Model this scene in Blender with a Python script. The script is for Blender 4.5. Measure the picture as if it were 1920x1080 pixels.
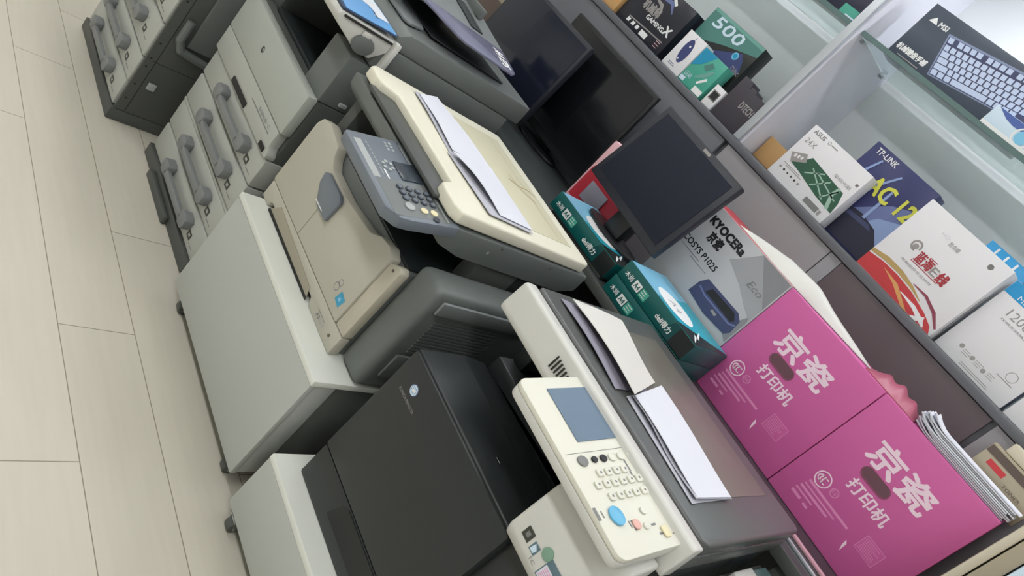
import bpy, bmesh, math, random
from mathutils import Vector, Matrix
random.seed(7)
SC = bpy.context.scene
COL = SC.collection
for o in list(bpy.data.objects): bpy.data.objects.remove(o)

# ------------------------------------------------------------------ camera
cam_d = bpy.data.cameras.new('camera'); cam = bpy.data.objects.new('camera', cam_d); COL.objects.link(cam)
RX = Vector((0.44174472, 0.60211897, 0.66506718))      # image right, in world axes
DY = Vector((0.72487934, 0.19723265, -0.66003729))     # image down
FW = Vector((-0.52859394, 0.77366144, -0.34933712))    # viewing direction
m = Matrix((RX, -DY, -FW)).transposed().to_4x4(); m.translation = (0, 0, 1.4)
cam.matrix_world = m
cam_d.sensor_width = 36; cam_d.lens = 1399.07*36/1920; cam_d.clip_start = .02
SC.camera = cam
# ------------------------------------------------------------------ world, exposure
W = bpy.data.worlds.new('room_air'); SC.world = W; W.use_nodes = True
W.node_tree.nodes['Background'].inputs[0].default_value = (.8, .9, 1, 1)
W.node_tree.nodes['Background'].inputs[1].default_value = .6
vs = SC.view_settings
vs.view_transform = 'Standard'; vs.look = 'None'; vs.gamma = 1; vs.use_curve_mapping = False; vs.exposure = 0.0

# ------------------------------------------------------------------ materials
def lin(h):
    h = h.lstrip('#'); r = []
    for i in (0, 2, 4):
        c = int(h[i:i+2], 16)/255
        r.append(c/12.92 if c <= .04045 else ((c+.055)/1.055)**2.4)
    return (*r, 1)
MATS = {}
def mat(name, col, rough=.5, metal=0, spec=.5, emit=0, grain=0, bump=0, scale=60):
    M = bpy.data.materials.new(name); M.use_nodes = True
    nt = M.node_tree; b = nt.nodes['Principled BSDF']
    b.inputs['Base Color'].default_value = lin(col); b.inputs['Roughness'].default_value = rough
    b.inputs['Metallic'].default_value = metal; b.inputs['Specular IOR Level'].default_value = spec
    if emit:
        b.inputs['Emission Color'].default_value = lin(col); b.inputs['Emission Strength'].default_value = emit
    if grain or bump:
        tc = nt.nodes.new('ShaderNodeTexCoord'); n = nt.nodes.new('ShaderNodeTexNoise')
        n.inputs['Scale'].default_value = scale; n.inputs['Detail'].default_value = 4
        nt.links.new(tc.outputs['Object'], n.inputs['Vector'])
        if grain:
            mx = nt.nodes.new('ShaderNodeMix'); mx.data_type = 'RGBA'; mx.blend_type = 'MULTIPLY'
            mx.inputs['Factor'].default_value = grain
            mx.inputs['A'].default_value = lin(col)
            cr = nt.nodes.new('ShaderNodeValToRGB'); cr.color_ramp.elements[0].position = .35; cr.color_ramp.elements[1].position = .65
            cr.color_ramp.elements[0].color = (.55, .55, .55, 1); cr.color_ramp.elements[1].color = (1, 1, 1, 1)
            nt.links.new(n.outputs['Fac'], cr.inputs['Fac']); nt.links.new(cr.outputs['Color'], mx.inputs['B'])
            nt.links.new(mx.outputs['Result'], b.inputs['Base Color'])
        if bump:
            bp = nt.nodes.new('ShaderNodeBump'); bp.inputs['Strength'].default_value = bump; bp.inputs['Distance'].default_value = .002
            nt.links.new(n.outputs['Fac'], bp.inputs['Height']); nt.links.new(bp.outputs['Normal'], b.inputs['Normal'])
    MATS[name] = M
    return M
P = mat
P('cab_white', '#b3b7b2', .45, bump=.05, scale=400); P('cab_edge', '#dfe2da', .4); P('cream', '#b9b6a8', .5); P('cream_slot', '#a19b89', .6); P('cream_lid', '#e3e0cd', .45)
P('cream_side', '#bdb8a7', .5); P('beige_inset', '#cfcbb0', .5); P('grey_body', '#686d6b', .45, bump=.05, scale=500)
P('grey_dark', '#4d504d', .5); P('grey_mid', '#767b7b', .45); P('grey_panel', '#717982', .4); P('grey_light', '#a9aeae', .45)
P('door_white', '#abb0a9', .45); P('white_machine', '#cfcfc9', .4); P('drawer_white', '#aeb1aa', .45); P('handle_grey', '#7c7f80', .45); P('black', '#1b1e1f', .5)
P('kblack', '#272b2c', .38, bump=.04, scale=500); P('kdark', '#23292a', .4); P('kscan', '#5b5d5c', .3); P('kinset', '#757168', .28)
P('seam', '#20201e', .7); P('seam_light', '#7c776a', .7); P('stand_shade', '#5c5f5b', .6); P('hole_shade', '#6e4a55', .7); P('paper', '#d9dbe4', .7); P('paper_grey', '#b9bac4', .7); P('paper_warm', '#d5d3cd', .7)
P('glassblue', '#6d8093', .5, spec=.25); P('lcd', '#3e464e', .2); P('key_blue', '#66b2d8', .35); P('key_red', '#e0b0a6', .4); P('key_yellow', '#e3d9b4', .4)
P('key_white', '#dcdbce', .4); P('key_dark', '#22252c', .4); P('ring_grey', '#3a414c', .4); P('label_dark', '#3c3f37', .5); P('text_grey', '#7c7d7c', .5)
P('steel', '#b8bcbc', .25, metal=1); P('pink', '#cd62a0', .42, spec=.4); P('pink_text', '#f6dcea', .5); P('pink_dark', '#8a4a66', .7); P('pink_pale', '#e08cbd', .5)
P('kyo_white', '#bcbdc1', .45); P('kyo_wedge', '#a5a6aa', .45); P('kyo_grey', '#8b8c90', .45); P('ink', '#1e1f24', .5); P('ink_blue', '#41476a', .45); P('ink_blue_light', '#6a76a5', .4)
P('teal', '#0c5a58', .3); P('teal_dark', '#0a4a4c', .3); P('sky_label', '#7fc4e4', .3); P('teal_light', '#2aa7bd', .3); P('white_print', '#eef0f0', .4)
P('mon_black', '#17191c', .35); P('mon_screen', '#1d2230', .12); P('mon_matte', '#292c38', .6, spec=.12); P('mon_screen2', '#15171b', .18); P('mon_bezel', '#262932', .4)
P('red', '#b5303e', .4); P('red_pale', '#e7b7bd', .5); P('wrap_pink', '#a8566c', .35); P('lilac_grey', '#8d8a98', .6)
P('shelf_grey', '#62656b', .3); P('shelf_panel', '#8e8c90', .2); P('shelf_maroon', '#52454b', .3); P('shelf_wall', '#dfe3e4', .6); P('divider', '#e4e4ee', .45); P('alu', '#cfd5dc', .3, metal=.6)
P('table_top', '#3f4444', .3); P('trim_pink', '#c79aa6', .35)
P('box_white', '#e6e6ea', .45); P('box_navy', '#2c3164', .35); P('box_navy_light', '#8ea3cf', .35); P('box_yellow', '#d3d552', .4); P('router', '#23263c', .35)
P('green_pic', '#2d5a45', .45); P('green_pic_light', '#9dbfae', .45); P('red_wave', '#c0393f', .4); P('gold', '#b49a62', .4); P('orange_gold', '#d39c60', .4); P('maroon_line', '#8a3f52', .4); P('logo_red', '#a8353f', .4); P('silver_ink', '#9b9896', .4)
P('kb_box', '#46505f', .3); P('kb_frame', '#8593b5', .35); P('kb_key', '#c3d2ee', .4); P('cyan', '#2b9bd6', .35); P('blue_box', '#4c65a8', .35); P('pale_blue', '#cfe3f2', .4)
P('mouse_green', '#4f837c', .35); P('bluegreen', '#1f93bd', .35); P('cyangreen', '#4aa893', .35); P('mouse_blue', '#3b4678', .35); P('green_edge', '#6fa59b', .35); P('box_black', '#1d2222', .3); P('game_black', '#20222e', .3); P('violet_black', '#3f3a44', .5)
P('cardboard', '#b2996f', .7); P('kraft', '#c9a06a', .7); P('beige_board', '#cfc7b2', .6); P('beige_dark', '#a89e88', .6); P('brown', '#5e5048', .6); P('cable', '#34363c', .5)
P('blue_sticker', '#3f9cc0', .45); P('green_sticker', '#7da08c', .5); P('slate', '#5b7480', .45); P('mag_blue', '#6ea6dc', .35); P('mag_white', '#e6eaf0', .35); P('mag_dark', '#31435e', .4)
P('lamp', '#ffffff', .5, emit=9); P('lamp_aisle', '#ffffff', .5, emit=22); P('lamp_strip', '#f4f8ff', .5, emit=75); P('lamp_frame', '#e8e8e8', .5)
P('wall', '#d9d9d6', .8); P('ceil', '#e8e8e6', .9)
# transparent-looking glass with a green edge
g = P('glass', '#dfeeea', .03); nb = g.node_tree.nodes['Principled BSDF']; nb.inputs['Transmission Weight'].default_value = 1; nb.inputs['IOR'].default_value = 1.3
P('glass_edge', '#5d7674', .25)
g = P('clear_plastic', '#7e7f96', .2); g.node_tree.nodes['Principled BSDF'].inputs['Alpha'].default_value = .85
# plank floor
F = P('floor_planks', '#c9c4b6', .42); nt = F.node_tree; b = nt.nodes['Principled BSDF']
def N(t, **k):
    n = nt.nodes.new(t)
    for a, v in k.items(): setattr(n, a, v)
    return n
def MT(op, a, bb=None, c=None):
    n = N('ShaderNodeMath', operation=op)
    for i, x in enumerate((a, bb, c)):
        if x is None: continue
        if isinstance(x, (int, float)): n.inputs[i].default_value = x
        else: nt.links.new(x, n.inputs[i])
    return n.outputs[0]
tc = N('ShaderNodeTexCoord'); sp = N('ShaderNodeSeparateXYZ'); nt.links.new(tc.outputs['Object'], sp.inputs[0])
X, Y = sp.outputs[0], sp.outputs[1]
yr = MT('DIVIDE', MT('ADD', Y, -.742), .186); row = MT('FLOOR', yr); fy = MT('SUBTRACT', yr, row)
xr = MT('DIVIDE', MT('ADD', MT('ADD', X, 1.36), MT('MULTIPLY', row, .39)), 1.2); colx = MT('FLOOR', xr); fx = MT('SUBTRACT', xr, colx)
gy = MT('MULTIPLY', MT('MINIMUM', fy, MT('SUBTRACT', 1, fy)), .186); gx = MT('MULTIPLY', MT('MINIMUM', fx, MT('SUBTRACT', 1, fx)), 1.2)
gap = MT('LESS_THAN', MT('MINIMUM', gx, gy), .0012)
seed = MT('FRACT', MT('MULTIPLY', MT('SINE', MT('ADD', MT('MULTIPLY', row, 12.9), MT('MULTIPLY', colx, 78.2))), 43.7))
mp = N('ShaderNodeMapping'); mp.inputs['Scale'].default_value = (2.2, 26, 1); nt.links.new(tc.outputs['Object'], mp.inputs[0])
nz = N('ShaderNodeTexNoise'); nz.inputs['Scale'].default_value = 2.2; nz.inputs['Detail'].default_value = 6; nt.links.new(mp.outputs[0], nz.inputs['Vector'])
v = MT('ADD', MT('ADD', .90, MT('MULTIPLY', seed, .05)), MT('MULTIPLY', nz.outputs['Fac'], .10))
cm = N('ShaderNodeMix', data_type='RGBA', blend_type='MULTIPLY'); cm.inputs['Factor'].default_value = 1; cm.inputs['A'].default_value = lin('#cfcabb')
cc = N('ShaderNodeCombineColor'); [nt.links.new(v, cc.inputs[i]) for i in range(3)]; nt.links.new(cc.outputs[0], cm.inputs['B'])
c2 = N('ShaderNodeMix', data_type='RGBA'); nt.links.new(gap, c2.inputs['Factor']); nt.links.new(cm.outputs['Result'], c2.inputs['A']); c2.inputs['B'].default_value = lin('#86806f')
nt.links.new(c2.outputs['Result'], b.inputs['Base Color'])
bpn = N('ShaderNodeBump'); bpn.inputs['Strength'].default_value = .12; bpn.inputs['Distance'].default_value = .001; nt.links.new(nz.outputs['Fac'], bpn.inputs['Height']); nt.links.new(bpn.outputs[0], b.inputs['Normal'])

# ------------------------------------------------------------------ mesh helpers
_tc = {}
def text_geo(s, bold):
    k = (s, bold)
    if k in _tc: return _tc[k]
    cu = bpy.data.curves.new('t', 'FONT'); cu.body = s; cu.size = 1; cu.resolution_u = 2; cu.fill_mode = 'BOTH'; cu.offset = bold
    ob = bpy.data.objects.new('t', cu); COL.objects.link(ob)
    dg = bpy.context.evaluated_depsgraph_get(); me = bpy.data.meshes.new_from_object(ob.evaluated_get(dg))
    V = [(v.co.x, v.co.y) for v in me.vertices]; Fc = [tuple(p.vertices) for p in me.polygons]
    bpy.data.objects.remove(ob); bpy.data.curves.remove(cu); bpy.data.meshes.remove(me)
    _tc[k] = (V, Fc); return V, Fc
class MB:
    def __init__(s): s.bm = bmesh.new(); s.mats = []
    def mi(s, n):
        if n not in s.mats: s.mats.append(n)
        return s.mats.index(n)
    def faces(s, V, Fc, mn):
        i = s.mi(mn); vv = [s.bm.verts.new(v) for v in V]
        for f in Fc:
            try:
                q = s.bm.faces.new([vv[k] for k in f]); q.material_index = i
            except ValueError: pass
        return s
    def _merge(s, t, mn):
        t.verts.index_update(); V = [v.co.copy() for v in t.verts]; Fc = [[v.index for v in f.verts] for f in t.faces]
        t.free(); return s.faces(V, Fc, mn)
    def _bev(s, t, bev, seg=2):
        if bev > 0: bmesh.ops.bevel(t, geom=list(t.edges), offset=bev, segments=seg, affect='EDGES', profile=.5, clamp_overlap=True)
    def box(s, x0, x1, y0, y1, z0, z1, mn, bev=0, seg=2, M=None):
        t = bmesh.new(); bmesh.ops.create_cube(t, size=1)
        for v in t.verts:
            v.co = Vector((x0+(v.co.x+.5)*(x1-x0), y0+(v.co.y+.5)*(y1-y0), z0+(v.co.z+.5)*(z1-z0)))
        s._bev(t, bev, seg)
        if M is not None: bmesh.ops.transform(t, matrix=M, verts=t.verts)
        return s._merge(t, mn)
    def prism(s, pts, ax, a0, a1, mn, bev=0, seg=2, M=None):
        def mk(p, a):
            return {'x': (a, p[0], p[1]), 'y': (p[0], a, p[1]), 'z': (p[0], p[1], a)}[ax]
        t = bmesh.new(); n = len(pts)
        A = [t.verts.new(mk(p, a0)) for p in pts]; B = [t.verts.new(mk(p, a1)) for p in pts]
        t.faces.new(A); t.faces.new(B[::-1])
        for i in range(n): t.faces.new((A[i], B[i], B[(i+1) % n], A[(i+1) % n]))
        bmesh.ops.recalc_face_normals(t, faces=t.faces)
        s._bev(t, bev, seg)
        if M is not None: bmesh.ops.transform(t, matrix=M, verts=t.verts)
        return s._merge(t, mn)
    def cyl(s, p0, p1, r, mn, n=20, r2=None, bev=0):
        p0 = Vector(p0); p1 = Vector(p1); d = p1-p0; t = bmesh.new()
        bmesh.ops.create_cone(t, cap_ends=True, segments=n, radius1=r, radius2=r if r2 is None else r2, depth=d.length)
        if bev:
            es = [e for e in t.edges if len(e.link_faces) == 2 and any(len(f.verts) > 4 for f in e.link_faces)]
            bmesh.ops.bevel(t, geom=es, offset=bev, segments=2, affect='EDGES', profile=.5)
        bmesh.ops.transform(t, matrix=Matrix.Translation((p0+p1)/2) @ d.to_track_quat('Z', 'Y').to_matrix().to_4x4(), verts=t.verts)
        return s._merge(t, mn)
    def sph(s, c, r, mn, sc=(1, 1, 1)):
        t = bmesh.new(); bmesh.ops.create_uvsphere(t, u_segments=16, v_segments=10, radius=r)
        bmesh.ops.transform(t, matrix=Matrix.Translation(c) @ Matrix.Diagonal((*sc, 1)), verts=t.verts); return s._merge(t, mn)
    def tube(s, pts, r, mn, n=8):
        for a, c in zip(pts, pts[1:]): s.cyl(a, c, r, mn, n)
        for a in pts[1:-1]: s.sph(a, r, mn)
        return s
    def grid(s, nu, nv, fn, mn, th=.0012):
        V = [fn(i/(nu-1), j/(nv-1)) for j in range(nv) for i in range(nu)]
        n = len(V); V2 = [(p[0], p[1], p[2]-th) for p in V]
        Fc = []
        for j in range(nv-1):
            for i in range(nu-1):
                a = j*nu+i; q = (a, a+1, a+nu+1, a+nu); Fc.append(q); Fc.append(tuple(x+n for x in q[::-1]))
        ring = [i for i in range(nu)] + [j*nu+nu-1 for j in range(1, nv)] + [(nv-1)*nu+i for i in range(nu-2, -1, -1)] + [j*nu for j in range(nv-2, 0, -1)]
        for a, c in zip(ring, ring[1:]+ring[:1]): Fc.append((c, a, a+n, c+n))
        return s.faces(V+V2, Fc, mn)
    def build(s, name, parent=None, smooth=True, M=None):
        me = bpy.data.meshes.new(name)
        root = parent
        while root is not None and root.parent is not None: root = root.parent
        if root is not None and root.name not in LOCAL:
            bmesh.ops.translate(s.bm, verts=s.bm.verts, vec=-Vector(ORG[root.name]))
        if M is not None: bmesh.ops.transform(s.bm, matrix=M, verts=s.bm.verts)
        s.bm.to_mesh(me); s.bm.free()
        for n in s.mats: me.materials.append(MATS[n])
        if smooth:
            me.shade_smooth(); me.set_sharp_from_angle(angle=math.radians(32))
        o = bpy.data.objects.new(name, me); COL.objects.link(o)
        if parent is not None: o.parent = parent
        return o
class FR:
    """flat print on a face: origin o, axes u and v, printed a hair above the face"""
    def __init__(s, mb, o, u=(1, 0, 0), v=(0, 0, 1)):
        s.mb = mb; s.o = Vector(o); s.u = Vector(u).normalized(); s.v = Vector(v).normalized(); s.n = s.u.cross(s.v); s.l = 1
    def w(s, a, b, l): return s.o + s.u*a + s.v*b + s.n*(.0004*l)
    def poly(s, pts, mn, l=1): s.mb.faces([s.w(a, b, l) for a, b in pts], [tuple(range(len(pts)))], mn); return s
    def rect(s, a0, a1, b0, b1, mn, l=1): return s.poly([(a0, b0), (a1, b0), (a1, b1), (a0, b1)], mn, l)
    def disc(s, a, b, r, mn, l=1, n=20, ry=None):
        ry = r if ry is None else ry
        return s.poly([(a+r*math.cos(i*2*math.pi/n), b+ry*math.sin(i*2*math.pi/n)) for i in range(n)], mn, l)
    def ring(s, a, b, r0, r1, mn, l=1, n=24, t0=0, t1=2*math.pi):
        V = []; Fc = []
        for i in range(n+1):
            t = t0+(t1-t0)*i/n; V += [s.w(a+r0*math.cos(t), b+r0*math.sin(t), l), s.w(a+r1*math.cos(t), b+r1*math.sin(t), l)]
        for i in range(n): Fc.append((2*i, 2*i+1, 2*i+3, 2*i+2))
        s.mb.faces(V, Fc, mn); return s
    def band(s, pts, w, mn, l=1):
        n = len(pts); V = []
        for i, (a, b) in enumerate(pts):
            p = pts[max(i-1, 0)]; q = pts[min(i+1, n-1)]; dx, dy = q[0]-p[0], q[1]-p[1]; L = math.hypot(dx, dy) or 1
            ww = w[i] if isinstance(w, (list, tuple)) else w
            V += [s.w(a-dy/L*ww/2, b+dx/L*ww/2, l), s.w(a+dy/L*ww/2, b-dx/L*ww/2, l)]
        s.mb.faces(V, [(2*i, 2*i+1, 2*i+3, 2*i+2) for i in range(n-1)], mn); return s
    def text(s, t, a0, a1, b0, b1, mn, l=2, bold=0, shear=0):
        V, Fc = text_geo(t, 0); xs = [p[0] for p in V]; ys = [p[1] for p in V]
        kx = (a1-a0)/(max(xs)-min(xs)); ky = (b1-b0)/(max(ys)-min(ys))
        d = bold*1.25*(b1-b0)               # heavier strokes: the same glyphs stamped with tiny shifts
        for k, (ox, oy) in enumerate(((0, 0), (d, d), (-d, d), (d, -d), (-d, -d), (d, 0), (-d, 0), (0, d), (0, -d)) if bold else ((0, 0),)):
            W = []
            for x, y in V:
                bb = b0+(y-min(ys))*ky; W.append(s.w(a0+(x-min(xs))*kx+shear*(bb-b0)+ox, bb+oy, l+.04*k))
            s.mb.faces(W, Fc, mn)
        return s
    def lines(s, a0, a1, b0, b1, n, mn, l=1, th=.35, ragged=True):
        st = (b1-b0)/n
        for i in range(n):
            e = a1-(random.random()*.35*(a1-a0) if ragged else 0); c = b1-st*(i+.5)
            s.rect(a0, e, c-st*th/2, c+st*th/2, mn, l)
        return s
class FRS:
    """a print frame whose artwork was measured at another size: maps height (and width) onto the panel"""
    def __init__(s, f, Z, X=None): s.f = f; s.Z = Z; s.X = X or (lambda a: a)
    def rect(s, a0, a1, b0, b1, mn, l=1): s.f.rect(s.X(a0), s.X(a1), s.Z(b0), s.Z(b1), mn, l)
    def poly(s, pts, mn, l=1): s.f.poly([(s.X(a), s.Z(b)) for a, b in pts], mn, l)
    def text(s, t, a0, a1, b0, b1, mn, *r): s.f.text(t, s.X(a0), s.X(a1), s.Z(b0), s.Z(b1), mn, *r)
    def ring(s, a, b, *r): s.f.ring(s.X(a), s.Z(b), *r)
    def band(s, pts, *r): s.f.band([(s.X(a), s.Z(b)) for a, b in pts], *r)
    def lines(s, a0, a1, b0, b1, *r): s.f.lines(s.X(a0), s.X(a1), s.Z(b0), s.Z(b1), *r)
ORG = {}; LOCAL = set()
def tag(o, label, cat, group=None, kind=None):
    o['label'] = label; o['category'] = cat
    if group: o['group'] = group
    if kind: o['kind'] = kind
    return o
def thing(name, label, cat, loc, group=None, rot=None):
    o = bpy.data.objects.new(name, None); COL.objects.link(o); o.empty_display_size = .05
    o.location = loc; ORG[o.name] = loc
    if rot is not None: o.rotation_euler = rot; LOCAL.add(o.name)
    return tag(o, label, cat, group)
def struct(mb, name):
    o = mb.build(name); o['kind'] = 'structure'; return o
def lab(o, t): o['label'] = t; return o
R = math.radians

# ================================================================== SETTING
X0, X1, Y0, Y1, ZC = -6.0, 2.2, -2.0, 2.52, 2.8
struct(MB().box(X0-.1, X1+.1, Y0-.1, Y1+.1, -.1, 0, 'floor_planks'), 'floor')
struct(MB().box(X0-.1, X1+.1, Y0-.1, Y1+.1, ZC, ZC+.1, 'ceil'), 'ceiling')
struct(MB().box(X0-.1, X1+.1, Y1, Y1+.1, 0, ZC, 'wall'), 'wall_back')
struct(MB().box(X0-.1, X1+.1, Y0-.1, Y0, 0, ZC, 'wall'), 'wall_front')
struct(MB().box(X0-.1, X0, Y0, Y1, 0, ZC, 'wall'), 'wall_left')
struct(MB().box(X1, X1+.1, Y0, Y1, 0, ZC, 'wall'), 'wall_right')
k = 0
for ly, xs in ((1.45, (-4.6, -2.9, -1.2, .5)), (-.55, (-4.4, -2.4, -.4, 1.2))):
    for lx in xs:
        row_ = 'above the copier row' if ly > 0 else 'above the aisle'
        t = thing('ceiling_light', 'white flush ceiling panel light %s, %s from the left end' % (row_, ('first', 'second', 'third', 'fourth')[xs.index(lx)]), 'ceiling light', (lx, ly, ZC), 'ceiling panel lights')
        f = MB()
        for a, b_ in ((-.6, -.58), (.58, .6)): f.box(lx+a, lx+b_, ly-.15, ly+.15, ZC-.025, ZC-.0005, 'lamp_frame')
        for a, b_ in ((-.15, -.13), (.13, .15)): f.box(lx-.58, lx+.58, ly+a, ly+b_, ZC-.025, ZC-.0005, 'lamp_frame')
        f.build('lamp_frame', t)
        MB().box(lx-.58, lx+.58, ly-.13, ly+.13, ZC-.018, ZC-.002, 'lamp' if ly > 0 else 'lamp_aisle').build('diffuser', t)

# ------------------------------------------------------------------ display cabinet along the back wall
DX0, DX1, DF, DB = -3.1, .9, 2.12, 2.5
t = thing('display_cabinet', 'grey display cabinet with glass shelves full of boxed goods along the back wall', 'cabinet', (-1.1, 2.3, 0))
DC = t
b_ = MB().box(DX0, DX1, DF+.02, DB, .0, 1.335, 'shelf_grey'); b_.build('base_cabinet', t)
MB().box(DX0, DX1, DF-.004, DB, 1.335, 1.360, 'shelf_grey', .003).build('base_board', t)
for x0, x1, mn in ((DX0+.02, -1.28, 'shelf_grey'), (-1.26, -.782, 'shelf_panel'), (-.735, -.205, 'shelf_maroon'), (-.19, .42, 'shelf_panel'), (.44, DX1-.02, 'shelf_grey')):
    MB().box(x0, x1, DF+.004, DF+.0195, .06, 1.333, mn, .002).build('base_door', t)
MB().box(-.78, -.737, DF+.006, DF+.0195, .06, 1.333, 'kyo_grey', .002).build('door_frame', t)
MB().box(DX0, DX1, DB-.015, DB, 1.361, 2.36, 'shelf_wall').build('back_panel', t)
for x in (DX0, -2.45, -1.26, .0, DX1-.022):
    d = MB().box(x, x+.022, DF+.015, DB-.016, 1.3605, 2.36, 'divider'); d = d.build('divider', t)
    MB().box(x-.012, x+.016, DF-.002, DF+.0145, 1.3605, 2.36, 'alu', .003).build('edge_profile', d)
MB().box(DX0, DX1, DF, DB, 2.361, 2.40, 'shelf_grey', .003).build('top_board', t)
for x0, x1 in ((-2.425, -1.265), (-1.236, -.003), (.025, .875)):
    s_ = MB().box(x0, x1, DF+.032, DB-.03, 1.805, 1.817, 'glass'); s_ = s_.build('glass_shelf', t)
    MB().box(x0, x1, DF+.025, DF+.0315, 1.804, 1.818, 'glass_edge').build('polished_edge', s_)
    for x in (x0+.006, x1-.006):
        for y in (DF+.06, DB-.08):
            MB().cyl((x-.008, y, 1.797), (x+.008, y, 1.797), .006, 'steel', 10).build('shelf_pin', s_)
for x in (-1.85, -.62, .45):
    q = MB().box(x-.42, x+.42, DF+.10, DF+.13, 2.345, 2.3605, 'alu', .002).build('light_bar', t)
    MB().box(x-.41, x+.41, DF+.103, DF+.127, 2.340, 2.3445, 'lamp_strip').build('light_strip', q)

# ------------------------------------------------------------------ long table behind the copiers
t = thing('long_table', 'long dark table behind the copiers carrying monitors, paper and cartons', 'table', (-1.1, 1.93, 0))
MB().box(-3.0, .9, 1.735, 2.115, .820, .848, 'table_top', .003).build('table_top', t)
MB().box(-3.0, .9, 1.727, 1.7345, .819, .849, 'grey_dark', .002).build('edge_trim', t)
for y_, w_, mn in ((1.785, .008, 'alu'), (1.835, .016, 'trim_pink')): MB().box(-.60, .9, y_, y_+w_, .8483, .856, mn, .002).build('guide_rail', t)
for x in (-2.95, -1.6, -.15, .85):
    for y in (1.77, 2.07): MB().box(x-.02, x+.02, y-.02, y+.02, 0, .8195, 'grey_dark', .003).build('leg', t)
MB().box(-2.9, .8, 2.08, 2.095, .3, .8195, 'grey_dark').build('modesty_panel', t)

# ================================================================== COPIERS
def copier_drawer(t, x0, x1, yf, z0, z1, hx0, hx1, lx, side_strip):
    d = MB().box(x0, x1, yf, yf+.08, z0+.002, z1-.002, 'drawer_white', .004)
    f = FR(d, (0, yf, 0))
    f.rect(lx-.015, lx+.015, (z0+z1)/2-.027, (z0+z1)/2-.004, 'label_dark'); f.rect(lx-.007, lx+.007, (z0+z1)/2-.020, (z0+z1)/2-.011, 'grey_light', 2)
    f.rect(lx+.020, lx+.055, (z0+z1)/2-.030, (z0+z1)/2-.027, 'text_grey'); f.disc(lx-.012, (z0+z1)/2+.018, .003, 'text_grey', 1, 10)
    d = d.build('drawer', t)
    h = MB(); zc = (z0+z1)/2+.008; e = .052
    # grip: wide six-sided ends joined by a slim bar that stands off the drawer
    for s, xa in ((1, hx0), (-1, hx1)):
        pts = [(xa, zc-.012), (xa+s*.010, zc-.026), (xa+s*(e-.012), zc-.026), (xa+s*e, zc-.014), (xa+s*e, zc+.014), (xa+s*(e-.012), zc+.020), (xa+s*.010, zc+.020), (xa, zc+.010)]
        h.prism(pts, 'y', yf-.030, yf-.0005, 'handle_grey', .003)
    h.box(hx0+e-.01, hx1-e+.01, yf-.030, yf-.014, zc-.022, zc+.002, 'handle_grey', .004)
    h.build('handle', d)
    return d

# ---------------------------------------------------------------- far left copier
t = thing('photocopier', 'far left floor copier, only handled drawers and dark right side in view', 'copier', (-2.62, 1.3, 0), 'floor copiers')
xr, yf = -2.335, 1.0
b_ = MB().box(-2.90, xr-.012, yf+.03, 1.62, .02, .72, 'grey_dark', .006)
b_.box(-2.90, xr, yf-.004, yf+.6, 0.0, .045, 'grey_dark', .004); b_.build('body', t)
s_ = MB().box(xr-.0115, xr, yf+.005, 1.62, .046, .72, 'grey_dark', .003)
f = FR(s_, (xr, 0, 0), (0, 1, 0), (0, 0, 1)); f.rect(yf+.038, yf+.0405, .05, .72, 'black'); f.rect(1.03, 1.6, .26, .262, 'black')
for z in (.10, .16, .235, .27, .33, .5): f.disc(yf+.02, z, .0035, 'black', 1, 10)
s_ = s_.build('side_panel', t)
MB().box(xr+.0005, xr+.008, 1.055, 1.082, .160, .186, 'grey_light', .002).build('latch', s_)
g_ = MB(); g_.tube([(xr+.012, 1.06, .45), (xr+.02, 1.055, .38), (xr+.02, 1.075, .345), (xr+.012, 1.20, .325)], .014, 'grey_body', 10); g_.build('carry_handle', s_)
MB().box(xr+.0005, xr+.012, 1.09, 1.4, .36, .68, 'grey_body', .006).build('side_door', s_)
for i, (z0, z1) in enumerate(((.048, .150), (.152, .252), (.256, .388), (.391, .487), (.490, .66))):
    copier_drawer(t, -2.88, xr-.014 if i else xr-.02, yf, z0, z1, -2.78, -2.47, -2.445, True)
MB().box(-2.90, xr, yf+.02, 1.62, .721, .80, 'grey_body', .01).build('scanner', t)
MB().box(-2.88, xr-.02, yf+.05, 1.60, .8005, .86, 'white_machine', .012).build('lid', t)

# ---------------------------------------------------------------- second copier, four handled drawers and a document feeder
t = thing('photocopier', 'floor copier with four handled drawers and a document feeder, left of the cream-lidded copier', 'copier', (-1.92, 1.4, 0), 'floor copiers')
xl, xr, yf = -2.205, -1.645, 1.115
b_ = MB().box(xl+.005, xr, yf+.02, 1.70, .03, .685, 'grey_dark', .006); b_.box(xl-.006, xr+.01, yf-.008, 1.70, 0, .046, 'grey_dark', .004)
b_.box(xl+.12, xr-.20, yf-.026, yf-.0085, 0, .03, 'grey_dark', .006)
b_.build('body', t)
for z0, z1 in ((.048, .148), (.150, .250), (.252, .258), (.260, .362), (.364, .462)):
    if z1-z0 < .02: MB().box(xl, xr+.004, yf, yf+.02, z0-.001, z1+.001, 'drawer_white').build('spacer_strip', t); continue
    copier_drawer(t, xl, xr+.004, yf, z0, z1, -2.035, -1.735, -1.722, False)
q = MB().prism([(xl, .465), (xr+.004, .465), (xr+.004, .478), (xr-.012, .498), (xr-.012, .548), (xl, .548)], 'y', yf-.012, yf+.02, 'drawer_white', .004)
f = FR(q, (0, yf-.012, 0)); f.rect(-1.86, -1.69, .512, .516, 'text_grey'); f.text('bizhub C', -1.80, -1.70, .520, .532, 'text_grey')
q = q.build('lower_front_cover', t)
MB().box(xl+.20, xr-.22, yf-.0165, yf-.0125, .470, .490, 'seam', .002).build('grip_recess_shade', q)  # raised dark plates here and below stand in for shaded recesses
MB().box(-1.70, xr-.018, yf-.0165, yf-.0125, .470, .486, 'seam', .002).build('grip_recess_shade', q)
q = MB().box(xl, xr, yf-.014, yf+.02, .550, .690, 'door_white', .007)
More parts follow.
